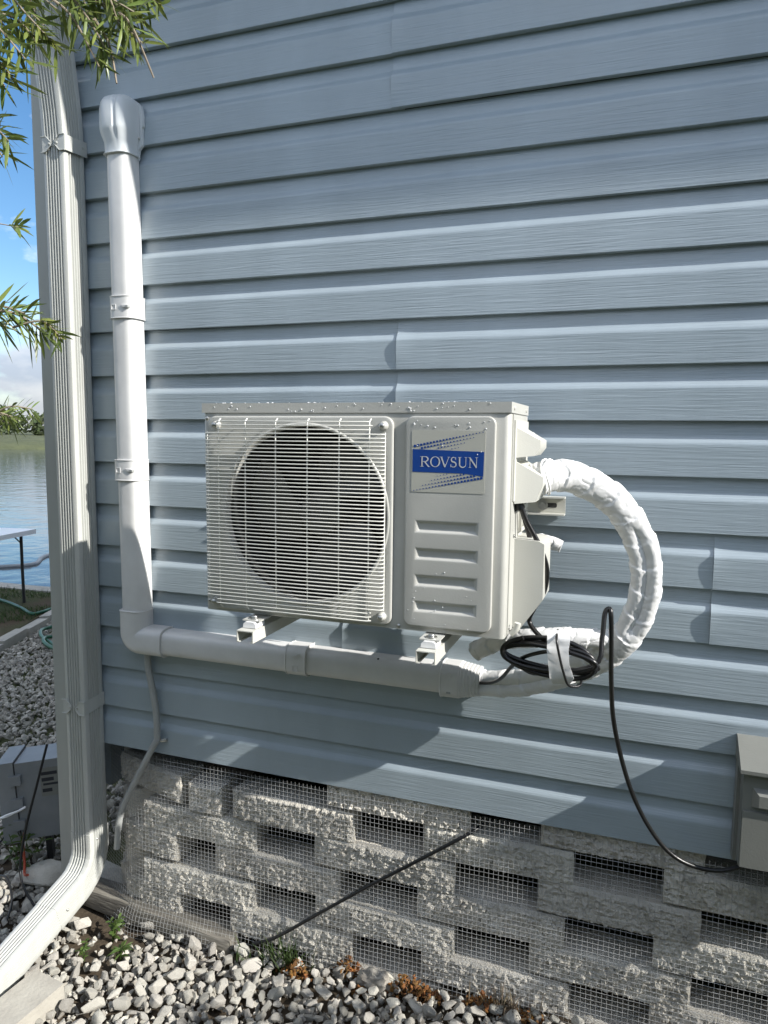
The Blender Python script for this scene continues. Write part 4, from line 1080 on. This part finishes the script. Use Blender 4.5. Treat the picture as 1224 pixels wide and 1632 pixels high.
# ------------------------------------------------------------------ black power cable
pc = thing('power_cable', 'black power cable coiled under the unit and hanging down to the grey box', 'cable', (-.05, -.2, .9))
CR = .0052
tube('lead', spline([(-.233, -.300, 1.372), (-.218, -.296, 1.330), (-.190, -.285, 1.275), (-.176, -.270, 1.225), (-.182, -.255, 1.175), (-.205, -.235, 1.130), (-.215, -.225, 1.100), (-.195, -.240, 1.078), (-.165, -.262, 1.064), (-.120, -.270, 1.052)], 8), CR, 'black_rubber', pc, 10)
tube('lead', spline([(-.236, -.290, 1.372), (-.226, -.270, 1.330), (-.214, -.255, 1.280), (-.210, -.230, 1.22), (-.215, -.2, 1.15)], 8), CR, 'black_rubber', pc, 10)
# the coil: several lying loops, each a little different
random.seed(11); P = []
for k in range(4*14+6):
    a = 2*math.pi*k/14+2.2; t = k/(4*14)
    rx = .100+.013*math.sin(k*.43+1); rz = .033+.011*math.cos(k*.31)
    P.append(Vector((-.155+rx*math.cos(a)+.004*math.sin(k*1.3), -.262-.012*math.sin(a+.6)+.018*(t-.5)+.004*math.cos(k*.9), 1.036+rz*math.sin(a)-.012*math.cos(a)*.4-.004*t)))
P += [Vector(p) for p in ((-.075, -.235, 1.020), (-.062, -.215, 1.075), (-.059, -.200, 1.125), (-.050, -.195, 1.136), (-.046, -.200, 1.120), (-.043, -.195, 1.055), (-.040, -.185, .975), (-.033, -.165, .885), (-.014, -.140, .790), (.014, -.125, .700), (.052, -.112, .622), (.098, -.100, .562), (.150, -.088, .532), (.212, -.072, .524), (.262, -.055, .540), (.300, -.045, .575))]
tube('coil', spline(P, 5), CR, 'black_rubber', pc, 10)
tube('tail', spline([(-.090, -.262, 1.052), (-.150, -.285, 1.058), (-.215, -.255, 1.030), (-.255, -.20, .985), (-.285, -.15, .94), (-.320, -.095, .905), (-.362, -.06, .888)], 8), CR*.85, 'black_rubber', pc, 10)
# silvery tape flag that bundles the coil, with a black tie around it
bm = bmesh.new(); n = 16
tp = [(1.093, -.262), (1.098, -.278), (1.085, -.292), (1.060, -.297), (1.030, -.297), (1.000, -.292), (.984, -.280), (.986, -.268)]
for side, dx in ((0, -.172), (1, -.128)):
    for i, (z, y) in enumerate(tp):
        bm.verts.new((dx+.016*(i/7)+(.008*nz3(i*.9, side*5, 1)), y+.004*nz3(i*1.3, side*3, 7), z+.005*nz3(i, side*9, 3)+.004*side))
bm.verts.ensure_lookup_table()
for i in range(len(tp)-1): bm.faces.new((bm.verts[i], bm.verts[i+1], bm.verts[len(tp)+i+1], bm.verts[len(tp)+i]))
bmesh.ops.subdivide_edges(bm, edges=bm.edges[:], cuts=3, use_grid_fill=True)
for v in bm.verts: v.co.y += .0035*nz3(v.co.x*90, v.co.z*90, 1)
bmesh.ops.solidify(bm, geom=bm.faces[:], thickness=.0012)
tape = fin('tape_flag', bm, 'tape_white', pc, 50); tape['label'] = 'crinkled white tape bundling the cable coil'
tube('tie', spline([(-.150, -.262, 1.096), (-.148, -.299, 1.085), (-.140, -.304, 1.050), (-.130, -.304, 1.015), (-.120, -.296, .990), (-.100, -.275, .986), (-.098, -.255, .995)], 6), .0026, 'black_rubber', pc, 8)

# black cord slanting across the block face
tag(tube('cord', spline([(-1.02, -.040, .0), (-.947, -.034, .034), (-.80, -.030, .148), (-.654, -.029, .262), (-.52, -.029, .362), (-.395, -.024, .455), (-.345, .02, .478), (-.29, .08, .50)], 6), .0050, 'black_rubber', None, 8), 'thin black cord slanting across the concrete block foundation', 'cord')

# ------------------------------------------------------------------ grey utility box at the right edge
ub = thing('utility_box', 'grey plastic utility box with a hinged lid at the right edge', 'utility box', (.42, -.06, .54))
bm = bmesh.new(); prism(bm, [(.243, .558), (.62, .558), (.62, .790), (.243, .790)], -.098, -.020); bev(bm, .004, 2); bdy = fin('body', bm, 'utility_grey', ub)
# lid hood: sloping top and a lip
bm = bmesh.new(); sec = [(-.016, .832), (-.034, .832), (-.100, .798), (-.118, .788), (-.118, .780), (-.112, .778), (-.016, .778)]
A = [bm.verts.new((.234, p[0], p[1])) for p in sec]; B = [bm.verts.new((.63, p[0], p[1])) for p in sec]
for i in range(len(sec)): bm.faces.new((A[i], B[i], B[(i+1) % len(sec)], A[(i+1) % len(sec)]))
bm.faces.new(A); bm.faces.new(B); bev(bm, .003, 2, 20); fin('hood', bm, 'utility_grey', ub)
bm = bmesh.new(); box(bm, .2445, .615, -.1040, -.0985, .560, .690); bev(bm, .002, 2); fin('door', bm, 'utility_grey', ub)
bm = bmesh.new(); sec = [(.262, .744), (.60, .744), (.60, .700), (.262, .700)]
a = [bm.verts.new((p[0], -.0985, p[1])) for p in sec]; b_ = [bm.verts.new((p[0]+d[0], -.1120, p[1]+d[1])) for p, d in zip(sec, ((.012, -.012), (-.012, -.012), (-.012, .006), (.012, .006)))]
bm.faces.new(a); bm.faces.new(b_)
for i in range(4): bm.faces.new((a[i], b_[i], b_[(i+1) % 4], a[(i+1) % 4]))
bev(bm, .0015, 2, 20); fin('latch_panel', bm, 'utility_grey', ub)
bbox('side_flange', (.236, .2435, -.055, -.021, .545, .778), 'utility_grey', ub, .001)

# ------------------------------------------------------------------ small grey enclosure on a stake by the corner
en = thing('electrical_enclosure', 'small dark grey plastic enclosure with latches standing in the gravel', 'enclosure', (-2.04, .12, 0))
EM = Matrix.Translation((-1.975, .12, .085)) @ Matrix.Diagonal((.80, .80, .98, 1)) @ Matrix.Rotation(R(30), 4, 'Z') @ Matrix.Rotation(R(-4), 4, 'Y')
def ebox(name, d, m='enclosure_grey', b=.004, parent=en):
    bm = bmesh.new(); box(bm, *d)
    if b: bev(bm, b, 2)
    bm.transform(EM); return fin(name, bm, m, parent)
ebox('body', (-.055, .135, -.085, .085, .0, .285), b=.010)
lidE = ebox('cover', (-.125, -.058, -.092, .092, -.006, .293), b=.012)
ebox('gasket', (-.0585, -.0545, -.088, .088, -.002, .289), 'black_rubber', 0)
for z in (.045, .125, .210):
    l_ = ebox('latch', (-.078, -.030, -.104, -.084, z, z+.034), b=.003)
ebox('hinge', (-.085, -.03, .084, .100, .05, .24), b=.003)
lab = ebox('warning_label', (.045, .128, -.0858, -.0848, .150, .255), 'utility_grey', 0)
for k, (za, zb, xa, xb) in enumerate(((.228, .240, .05, .115), (.205, .218, .05, .10), (.190, .198, .055, .12), (.165, .178, .05, .09))):
    ebox('printed_line', (xa, xb, -.0863, -.0859, za, zb), 'ink', 0, lab)
ebox('stake', (.02, .045, -.02, .02, -.25, .0), 'table_leg', .002)
P = [EM @ Vector(p) for p in ((-.16, -.11, .09), (-.10, -.118, .112), (-.05, -.112, .120), (-.02, -.104, .128))]
tube('cable_tie', spline(P, 5), .004, 'table_white', en, 8)
P = [EM @ Vector(p) for p in ((-.20, -.14, .135), (-.15, -.125, .112), (-.10, -.119, .108), (-.06, -.113, .118))]
tube('cable_tie', spline(P, 5), .003, 'table_white', en, 8)
# wires from the enclosure
tag(tube('ground_wire', spline([(-1.98, .06, .13), (-1.965, .03, .08), (-1.93, .0, .03), (-1.90, -.03, .015), (-1.86, -.055, .035)], 6), .0045, 'orange_plastic', None, 8), 'short orange wire coming out below the grey enclosure', 'wire')
tag(tube('black_wire', spline([(-1.87, .06, .44), (-1.885, .02, .30), (-1.90, -.02, .16), (-1.885, -.06, .05), (-1.83, -.09, .0), (-1.74, -.11, -.045), (-1.66, -.10, -.06)], 7), .0042, 'black_rubber', None, 8), 'black wire hanging between grey enclosure and white corner post', 'wire')
tag(tube('low_wire', spline([(-2.03, .02, .10), (-2.06, -.05, .03), (-2.02, -.10, .012), (-1.96, -.09, .03), (-1.90, -.10, .04), (-1.84, -.14, .0), (-1.80, -.20, -.02)], 7), .0035, 'black_rubber', None, 8), 'thin black wire lying over the stones below the enclosure', 'wire')
# large flat stone by the foot of the corner post
bm = stone_mesh(77, 16); bm.transform(Matrix.Translation((-1.87, .02, -.01)) @ Matrix.Rotation(.5, 4, 'Z') @ Matrix.Diagonal((.11, .10, .09, 1)))
tag(fin('boulder', bm, 'concrete_block', None, 25), 'large grey stone at the foot of the white corner post', 'stone')

# ------------------------------------------------------------------ garden hose, folding table
hz_ = [(-6.6, 3.05), (-5.9, 3.10), (-5.27, 2.96), (-4.90, 2.82), (-4.64, 2.69), (-4.60, 2.76), (-4.60, 2.92), (-4.45, 3.06), (-4.15, 3.10)]
tag(tube('garden_hose', spline([(x, y, .022) for x, y in hz_], 8), .013, 'hose_green', None, 10), 'green garden hose lying across the strip of lawn', 'hose')
tag(tube('hose_coil', spline([(-3.55, 2.25, .03), (-3.85, 2.42, .035), (-4.10, 2.44, .03), (-4.16, 2.33, .03), (-4.05, 2.20, .03), (-3.86, 2.08, .035), (-3.72, 2.02, .035), (-3.62, 2.12, .03), (-3.75, 2.22, .04), (-3.92, 2.12, .05), (-3.78, 1.98, .05), (-3.5, 1.9, .03)], 8), .013, 'hose_green', None, 10), 'green hose end curled on the gravel beside the corner post', 'hose')
tb = thing('folding_table', 'white plastic folding table with black metal legs beside the lake', 'table', (-5.1, 2.75, 0))
bm = bmesh.new(); box(bm, -.76, .0, -.18, .55, .0, .040); bev(bm, .010, 3); TM = Matrix.Translation((-4.900, 2.56, .610)) @ Matrix.Rotation(R(8), 4, 'Z'); bm.transform(TM); fin('table_top', bm, 'table_white', tb)
for (x, y) in ((-.09, -.02), (-.09, .47), (-.68, -.02), (-.68, .47)):
    p = TM @ Vector((x, y, 0)); tube('leg', [(p.x, p.y, p.z+.002), (p.x, p.y, .30), (p.x+.004, p.y, 0.0)], .013, 'table_leg', tb, 8)
    q = TM @ Vector((x-(.10 if x > -.3 else -.10), y, 0)); tube('brace', [(q.x, q.y, q.z+.002), (p.x, p.y, p.z-.08)], .006, 'table_leg', tb, 6)

# ------------------------------------------------------------------ plants
def leaf_geo(acc, p, d, L, wd, droop=.15, roll=None):
    d = d.normalized(); up = Vector((0, 0, 1)); s = d.cross(up)
    s = s.normalized() if s.length > .05 else Vector((1, 0, 0))
    a = random.uniform(-1.2, 1.2) if roll is None else roll
    s = Quaternion(d, a) @ s; nrm = s.cross(d).normalized()
    i0 = len(acc[0])
    for t, ww in ((0, .12), (.22, .75), (.5, 1.0), (.78, .72), (1.0, 0.06)):
        c_ = p+d*(L*t)-up*(droop*L*t*t)
        acc[0].append(c_-s*wd*ww*.5); acc[0].append(c_+nrm*wd*.10*ww); acc[0].append(c_+s*wd*ww*.5)
    for i in range(4):
        k = i0+3*i; acc[1].append((k, k+1, k+4, k+3)); acc[1].append((k+1, k+2, k+5, k+4))
def ray(px, py, s):
    return CAM+(_f+_r2*((px-612)/1150)-_u2*((py-816)/1150)).normalized()*s
random.seed(33)
tree = thing('bottlebrush_tree', 'narrow leaved bottlebrush tree with leafy branches hanging in at upper left', 'tree', (-1.95, -1.05, 0))
tb0 = Vector((-1.95, -1.05, -.03))
trunk_p = [tb0, tb0+Vector((.03, .02, .9)), tb0+Vector((.08, .03, 1.7)), tb0+Vector((.16, .02, 2.4)), tb0+Vector((.24, .05, 3.1))]
tube('trunk', spline(trunk_p, 6), lambda t: .055-.030*t, 'bark', tree, 12)
def sprig(base, tip, nl, L=.062, wd=.0058, tipyoung=False, rad=.0022, spread=.85, bare=0.25, bare_end=0.0, name='leafy_twig'):
    base = Vector(base); tip = Vector(tip); mid = (base+tip)/2+Vector((random.gauss(0, .01), random.gauss(0, .01), .02))
    P = spline([base, mid, tip], 8)
    tw = tube('twig', P, lambda t: rad*(1-.5*t), 'twig', tree, 6)
    acc = ([], [])
    for k in range(nl):
        t = bare+(1-bare-bare_end)*(k+random.random()*.6)/nl; t = min(.999, t); i = int(t*(len(P)-1)); p = P[i].lerp(P[min(i+1, len(P)-1)], t*(len(P)-1)-i)
        dr_ = (P[min(i+1, len(P)-1)]-P[max(i-1, 0)]).normalized(); a = k*2.4+random.uniform(-.4, .4)
        o1 = dr_.orthogonal().normalized(); o2 = dr_.cross(o1); rdir = o1*math.cos(a)+o2*math.sin(a)
        leaf_geo(acc, p, dr_*random.uniform(.35, .8)+rdir*spread, L*random.uniform(.65, 1.1), wd*random.uniform(.8, 1.2), random.uniform(.0, .25))
    raw('leaves', acc[0], acc[1], 'leaf', tw, 60)
    if tipyoung:
        acc = ([], []); dr_ = (P[-1]-P[-3]).normalized(); o1 = dr_.orthogonal().normalized(); o2 = dr_.cross(o1)
        for k in range(26):
            t = k/26; a = k*2.4; leaf_geo(acc, P[-1]-dr_*(.05*(1-t)), dr_*.8+(o1*math.cos(a)+o2*math.sin(a))*(.9-.4*t), .018*(1.1-.5*t), .004, 0)
        raw('young_leaves', acc[0], acc[1], 'leaf_tip', tw, 60)
    return tw
HUB = [tb0+Vector((.14, .03, 2.25)), tb0+Vector((.10, .03, 1.9)), tb0+Vector((.05, .02, 1.3))]
# (base px, tip px, distance, leaves, young tip)
limb_end = ray(-70, -60, 1.62)
tube('limb', spline([HUB[0], (HUB[0]+limb_end)/2+Vector((0, 0, .09)), limb_end, ray(60, -50, 1.55), ray(150, -60, 1.5)], 6), lambda t: .014-.009*t, 'bark', tree, 8)
TOP = [((-40, -50), (70, 40), 1.50, 30), ((-60, 10), (60, 70), 1.45, 30), ((-50, 30), (45, 100), 1.42, 28), ((-30, -20), (110, 30), 1.55, 32),
       ((40, -60), (150, 60), 1.50, 32), ((60, -40), (175, 90), 1.46, 30), ((90, -50), (205, 60), 1.52, 32), ((130, -60), (190, 40), 1.48, 30),
       ((150, -30), (258, 8), 1.5, 30), ((110, -20), (228, 70), 1.47, 26), ((0, -60), (95, 80), 1.44, 28), ((70, -10), (160, 110), 1.45, 20), ((-60, -40), (20, 60), 1.5, 30), ((20, -50), (120, -10), 1.5, 34),
       ((140, 5), (230, 35), 1.5, 26), ((-60, 40), (25, 130), 1.4, 26), ((-50, 60), (5, 140), 1.5, 24), ((100, -60), (140, 20), 1.6, 30), ((30, -40), (60, 30), 1.6, 30), ((170, -60), (215, 20), 1.6, 26)]
for (b, t, s, nl) in TOP: sprig(ray(b[0], b[1], s+.03), ray(t[0], t[1], s), int(nl*.95), L=.047, tipyoung=random.random() < .3)
# bare pale twig ends
sprig(ray(150, 30, 1.47), ray(186, 133, 1.44), 12, bare=.2, bare_end=.45, rad=.0028); sprig(ray(190, 20, 1.48), ray(245, 124, 1.46), 10, bare=.1, bare_end=.5, rad=.0028)
sprig(ray(90, -20, 1.5), ray(215, 20, 1.47), 20, rad=.003)
LEFT = [((-60, 190), (14, 225), 1.45, 22), ((-70, 240), (4, 250), 1.5, 22), ((-70, 100), (8, 138), 1.45, 18), ((-80, 215), (0, 205), 1.55, 20)]
for (b, t, s, nl) in LEFT: sprig(ray(b[0], b[1], s+.03), ray(t[0], t[1], s), nl, L=.055)
sprig(ray(-120, 372, 1.9), ray(30, 362, 1.85), 12, L=.05, bare=.85, rad=.002, wd=.008)
for (b, t, s, nl) in (((-90, 500), (70, 530), 1.42, 34), ((-60, 510), (40, 500), 1.42, 20), ((-80, 540), (10, 520), 1.5, 20)): sprig(ray(b[0], b[1], s+.04), ray(t[0], t[1], s), nl, L=.062, bare=.3, rad=.003)
sprig(ray(20, 522, 1.42), ray(98, 540, 1.38), 14, L=.035, tipyoung=True, bare=.1)
for (b, t, s, nl) in (((-60, 672), (26, 668), 2.3, 40), ((-60, 668), (20, 664), 2.25, 34), ((-20, 668), (52, 652), 2.28, 18), ((-50, 680), (20, 676), 2.3, 26)): sprig(ray(b[0], b[1], s+.05), ray(t[0], t[1], s), nl, L=.055, bare=.35, rad=.003)
# branches out of the frame that carry those twigs
for a, e, s in ((HUB[0], (-60, 180), 1.5), (HUB[1], (-100, 372), 1.92), (HUB[1], (-85, 505), 1.47), (HUB[2], (-58, 672), 2.33), (HUB[0], (-70, 30), 1.5)):
    q = ray(e[0], e[1], s); tube('branch', spline([a, (a+q)/2+Vector((.02, .02, .05)), q], 6), lambda t: .010-.006*t, 'bark', tree, 8)
for k in range(70):   # the rest of the crown, out of the frame on the left
    c0 = tb0+Vector((random.gauss(.1, .30), random.gauss(0, .32), random.uniform(1.6, 3.2)))
    d_ = Vector((random.gauss(0, 1), random.gauss(0, 1), random.uniform(-.4, .6))).normalized()*.24
    if in_view(c0, 120) or in_view(c0+d_, 120) or (c0-CAM).length < .5: continue
    sprig(c0, c0+d_, 22, L=.062, rad=.004)

# shrub standing to the right, outside the frame, that shades the foot of the wall
random.seed(44)
sh = thing('shrub', 'leafy green shrub standing by the wall to the right', 'shrub', (1.20, -.66, 0))
for k in range(7):
    a = k*.9; tube('stem', spline([(1.20+.04*math.cos(a), -.66+.04*math.sin(a), -.02), (1.20+.16*math.cos(a), -.66+.15*math.sin(a), .5), (1.20+.30*math.cos(a), -.66+.26*math.sin(a), 1.0)], 5), lambda t: .012-.007*t, 'bark', sh, 6)
acc = ([], [])
for k in range(3300):
    a = random.uniform(0, 6.283); e = random.uniform(-1, 1); q = random.random()**.45; ce = math.sqrt(1-e*e)
    p = Vector((1.18+.62*q*ce*math.cos(a), -.68+.50*q*ce*math.sin(a), .66+.66*q*e))
    if nz3(p.x*5, p.y*5, p.z*5) < -.12 or p.z < .05: continue
    leaf_geo(acc, p, Vector((random.gauss(0, 1), random.gauss(0, 1), random.gauss(.3, .8))), random.uniform(.05, .08), random.uniform(.02, .03))
raw('crown', acc[0], acc[1], 'shrub_leaf', sh, 60)

# leafy screen added unseen behind the viewpoint to darken the lower wall
random.seed(45)
hg = thing('shade_hedge', 'dark green leafy screen added out of view to shade the lower wall', 'shade_hedge', (0, -3.5, 0))
acc = ([], [])
for k in range(18000):
    x = random.uniform(-7, 9); f_ = random.random(); top_ = 2.65+.12*nz3(x*1.2, 0, 8)
    if f_ < .55: y, z = -2.80+random.gauss(0, .06)+.10*nz3(x*1.5, 0, 3), random.uniform(.0, top_)
    elif f_ < .75: y, z = random.uniform(-3.7, -2.75), top_+random.gauss(0, .05)
    else: y, z = random.uniform(-3.6, -2.85), random.uniform(.1, top_)
    leaf_geo(acc, Vector((x, y, z)), Vector((random.gauss(0, 1), random.gauss(0, 1), random.gauss(.2, .8))), random.uniform(.11, .18), random.uniform(.055, .09))
raw('foliage', acc[0], acc[1], 'shrub_leaf', hg, 60)
for k in range(18):
    x = -6.7+k*.9; tube('stem', [(x, -3.2, -.05), (x+.03, -3.2, .6), (x-.02, -3.2, 1.3)], .03, 'bark', hg, 6)

# weeds at the foot of the wall
def weed(x, y, label, n=5, h=.06, L=.035, wd=.014, m='weed_leaf'):
    z = gh(x, y)+.005; t_ = thing('weed', label, 'weed', (x, y, z), 'weeds among the stones')
    acc = ([], []); st = ([], [])
    for k in range(n):
        a = random.uniform(0, 6.28); tp_ = Vector((x+math.cos(a)*h*.5*random.random(), y+math.sin(a)*h*.5*random.random(), z+h*random.uniform(.6, 1.1))); P = spline([Vector((x, y, z-.01)), (Vector((x, y, z))+tp_)/2+Vector((0, 0, .01)), tp_], 4)
        merge(st, tube_geo(P, .0012, 5))
        for j in range(9):
            tt = .3+.7*j/9; p = P[int(tt*(len(P)-1))]; b = j*2.4; leaf_geo(acc, p, Vector((math.cos(b), math.sin(b), random.uniform(.2, .9))), L*random.uniform(.6, 1.1), wd, .3)
    raw('leaves', acc[0], acc[1], m, t_, 60); raw('stems', st[0], st[1], m, t_, 60)
weed(-1.475, -.105, 'green weed right behind the downspout foot', 6, .075, .026, .009)
weed(-1.50, -.20, 'small green weed growing out under the downspout foot', 4, .05, .022, .008)
weed(-1.40, -.16, 'flat green weed sprawling over stones in front of the timber', 5, .03, .04, .005)
weed(-1.97, .02, 'pale weed growing up in front of the grey enclosure', 6, .22, .045, .012)
weed(-2.02, -.10, 'low weed among the stones below the grey enclosure', 5, .06, .045, .012)
weed(-1.50, -.40, 'tuft of pale weed beside the cream concrete strip', 5, .035, .03, .006)
# tall dry-green grass tuft against the mesh
def tuft(x, y, label, n, h, m, name='grass_tuft', cat='grass tuft', wd=.0035):
    z = gh(x, y); acc = ([], [])
    for k in range(n):
        a = random.uniform(0, 6.28); L = h*random.uniform(.5, 1.1); ln = random.uniform(.1, .7); bx = x+random.gauss(0, .035); by = y+random.gauss(0, .012)
        leaf_geo(acc, Vector((bx, by, z-.01)), Vector((math.cos(a)*ln, math.sin(a)*ln*.5, 1)), L, wd, random.uniform(.1, .5))
    tag(raw(name, acc[0], acc[1], m, None, 60), label, cat)
tuft(-.905, -.060, 'green grass tuft against the wire mesh below the cord', 70, .15, 'grass', wd=.004)
tuft(-1.00, -.065, 'thin grass tuft left of the black cord end', 34, .10, 'grass')
tuft(-.27, -.055, 'tangle of dry brown stalks at the foot of the blocks', 110, .12, 'dry_twig', 'dry_stalks', 'dry stalks', .0025)
tuft(-.50, -.060, 'few dry stalks beside the orange leaf litter', 46, .08, 'dry_twig', 'dry_stalks', 'dry stalks', .0022)
tuft(-.08, -.060, 'dry stalks at the right end of the leaf litter', 50, .07, 'dry_twig', 'dry_stalks', 'dry stalks', .0022)
# crumbly orange leaf litter in small heaps
def litter(x, y, sx, sz, n, label, zo=0.0):
    z = gh(x, y)+zo; V, F = [], []
    for k in range(n):
        u = random.gauss(0, .45); p = Vector((x+sx*u, y+random.gauss(0, .010), z+sz*random.random()**.8*max(.1, 1-abs(u)*.7)))
        vs, fs = random.choice(LOW); q = Quaternion((random.gauss(0, 1), random.gauss(0, 1), random.gauss(0, 1), random.gauss(0, 1))).normalized(); r = random.uniform(.005, .012)
        i0 = len(V); V.extend([q @ Vector((v.x*r, v.y*r*.9, v.z*r*.8)) + p for v in vs]); F.extend([tuple(i+i0 for i in f) for f in fs])
    tag(raw('leaf_litter', V, F, 'dry_orange', None, 40), label, 'leaf litter', 'orange litter along the wall')
litter(-.86, -.075, .05, .055, 130, 'orange dry litter heap beside the green grass tuft')
litter(-.715, -.028, .05, .060, 130, 'orange dry litter in the gap left of the pale rag')
litter(-.66, -.075, .03, .025, 50, 'small orange litter patch in front of the pale rag')
litter(-.52, -.06, .10, .060, 220, 'long orange litter heap right of the pale rag')
litter(-.33, -.05, .06, .050, 110, 'orange litter among the dry stalks')
litter(-.20, -.05, .05, .025, 40, 'scattered orange litter at the right end of the stalks')
# crumpled pale clump in front of the low gap
bm = bmesh.new(); bmesh.ops.create_icosphere(bm, subdivisions=4, radius=1)
for v in bm.verts:
    p = v.co.copy(); v.co = Vector((p.x*.048, p.y*.022, p.z*.030))*(1+.35*nz3(p.x*2.2, p.y*2.2, p.z*2.2)+.22*abs(nz3(p.x*6, p.y*6, p.z*6)))
bm.transform(Matrix.Translation((-.625, -.058, gh(-.62, -.05)+.028)))
tag(fin('mossy_clump', bm, 'limestone_bed', None, 30), 'crumpled pale grey clump in front of the lowest open gap', 'clump')
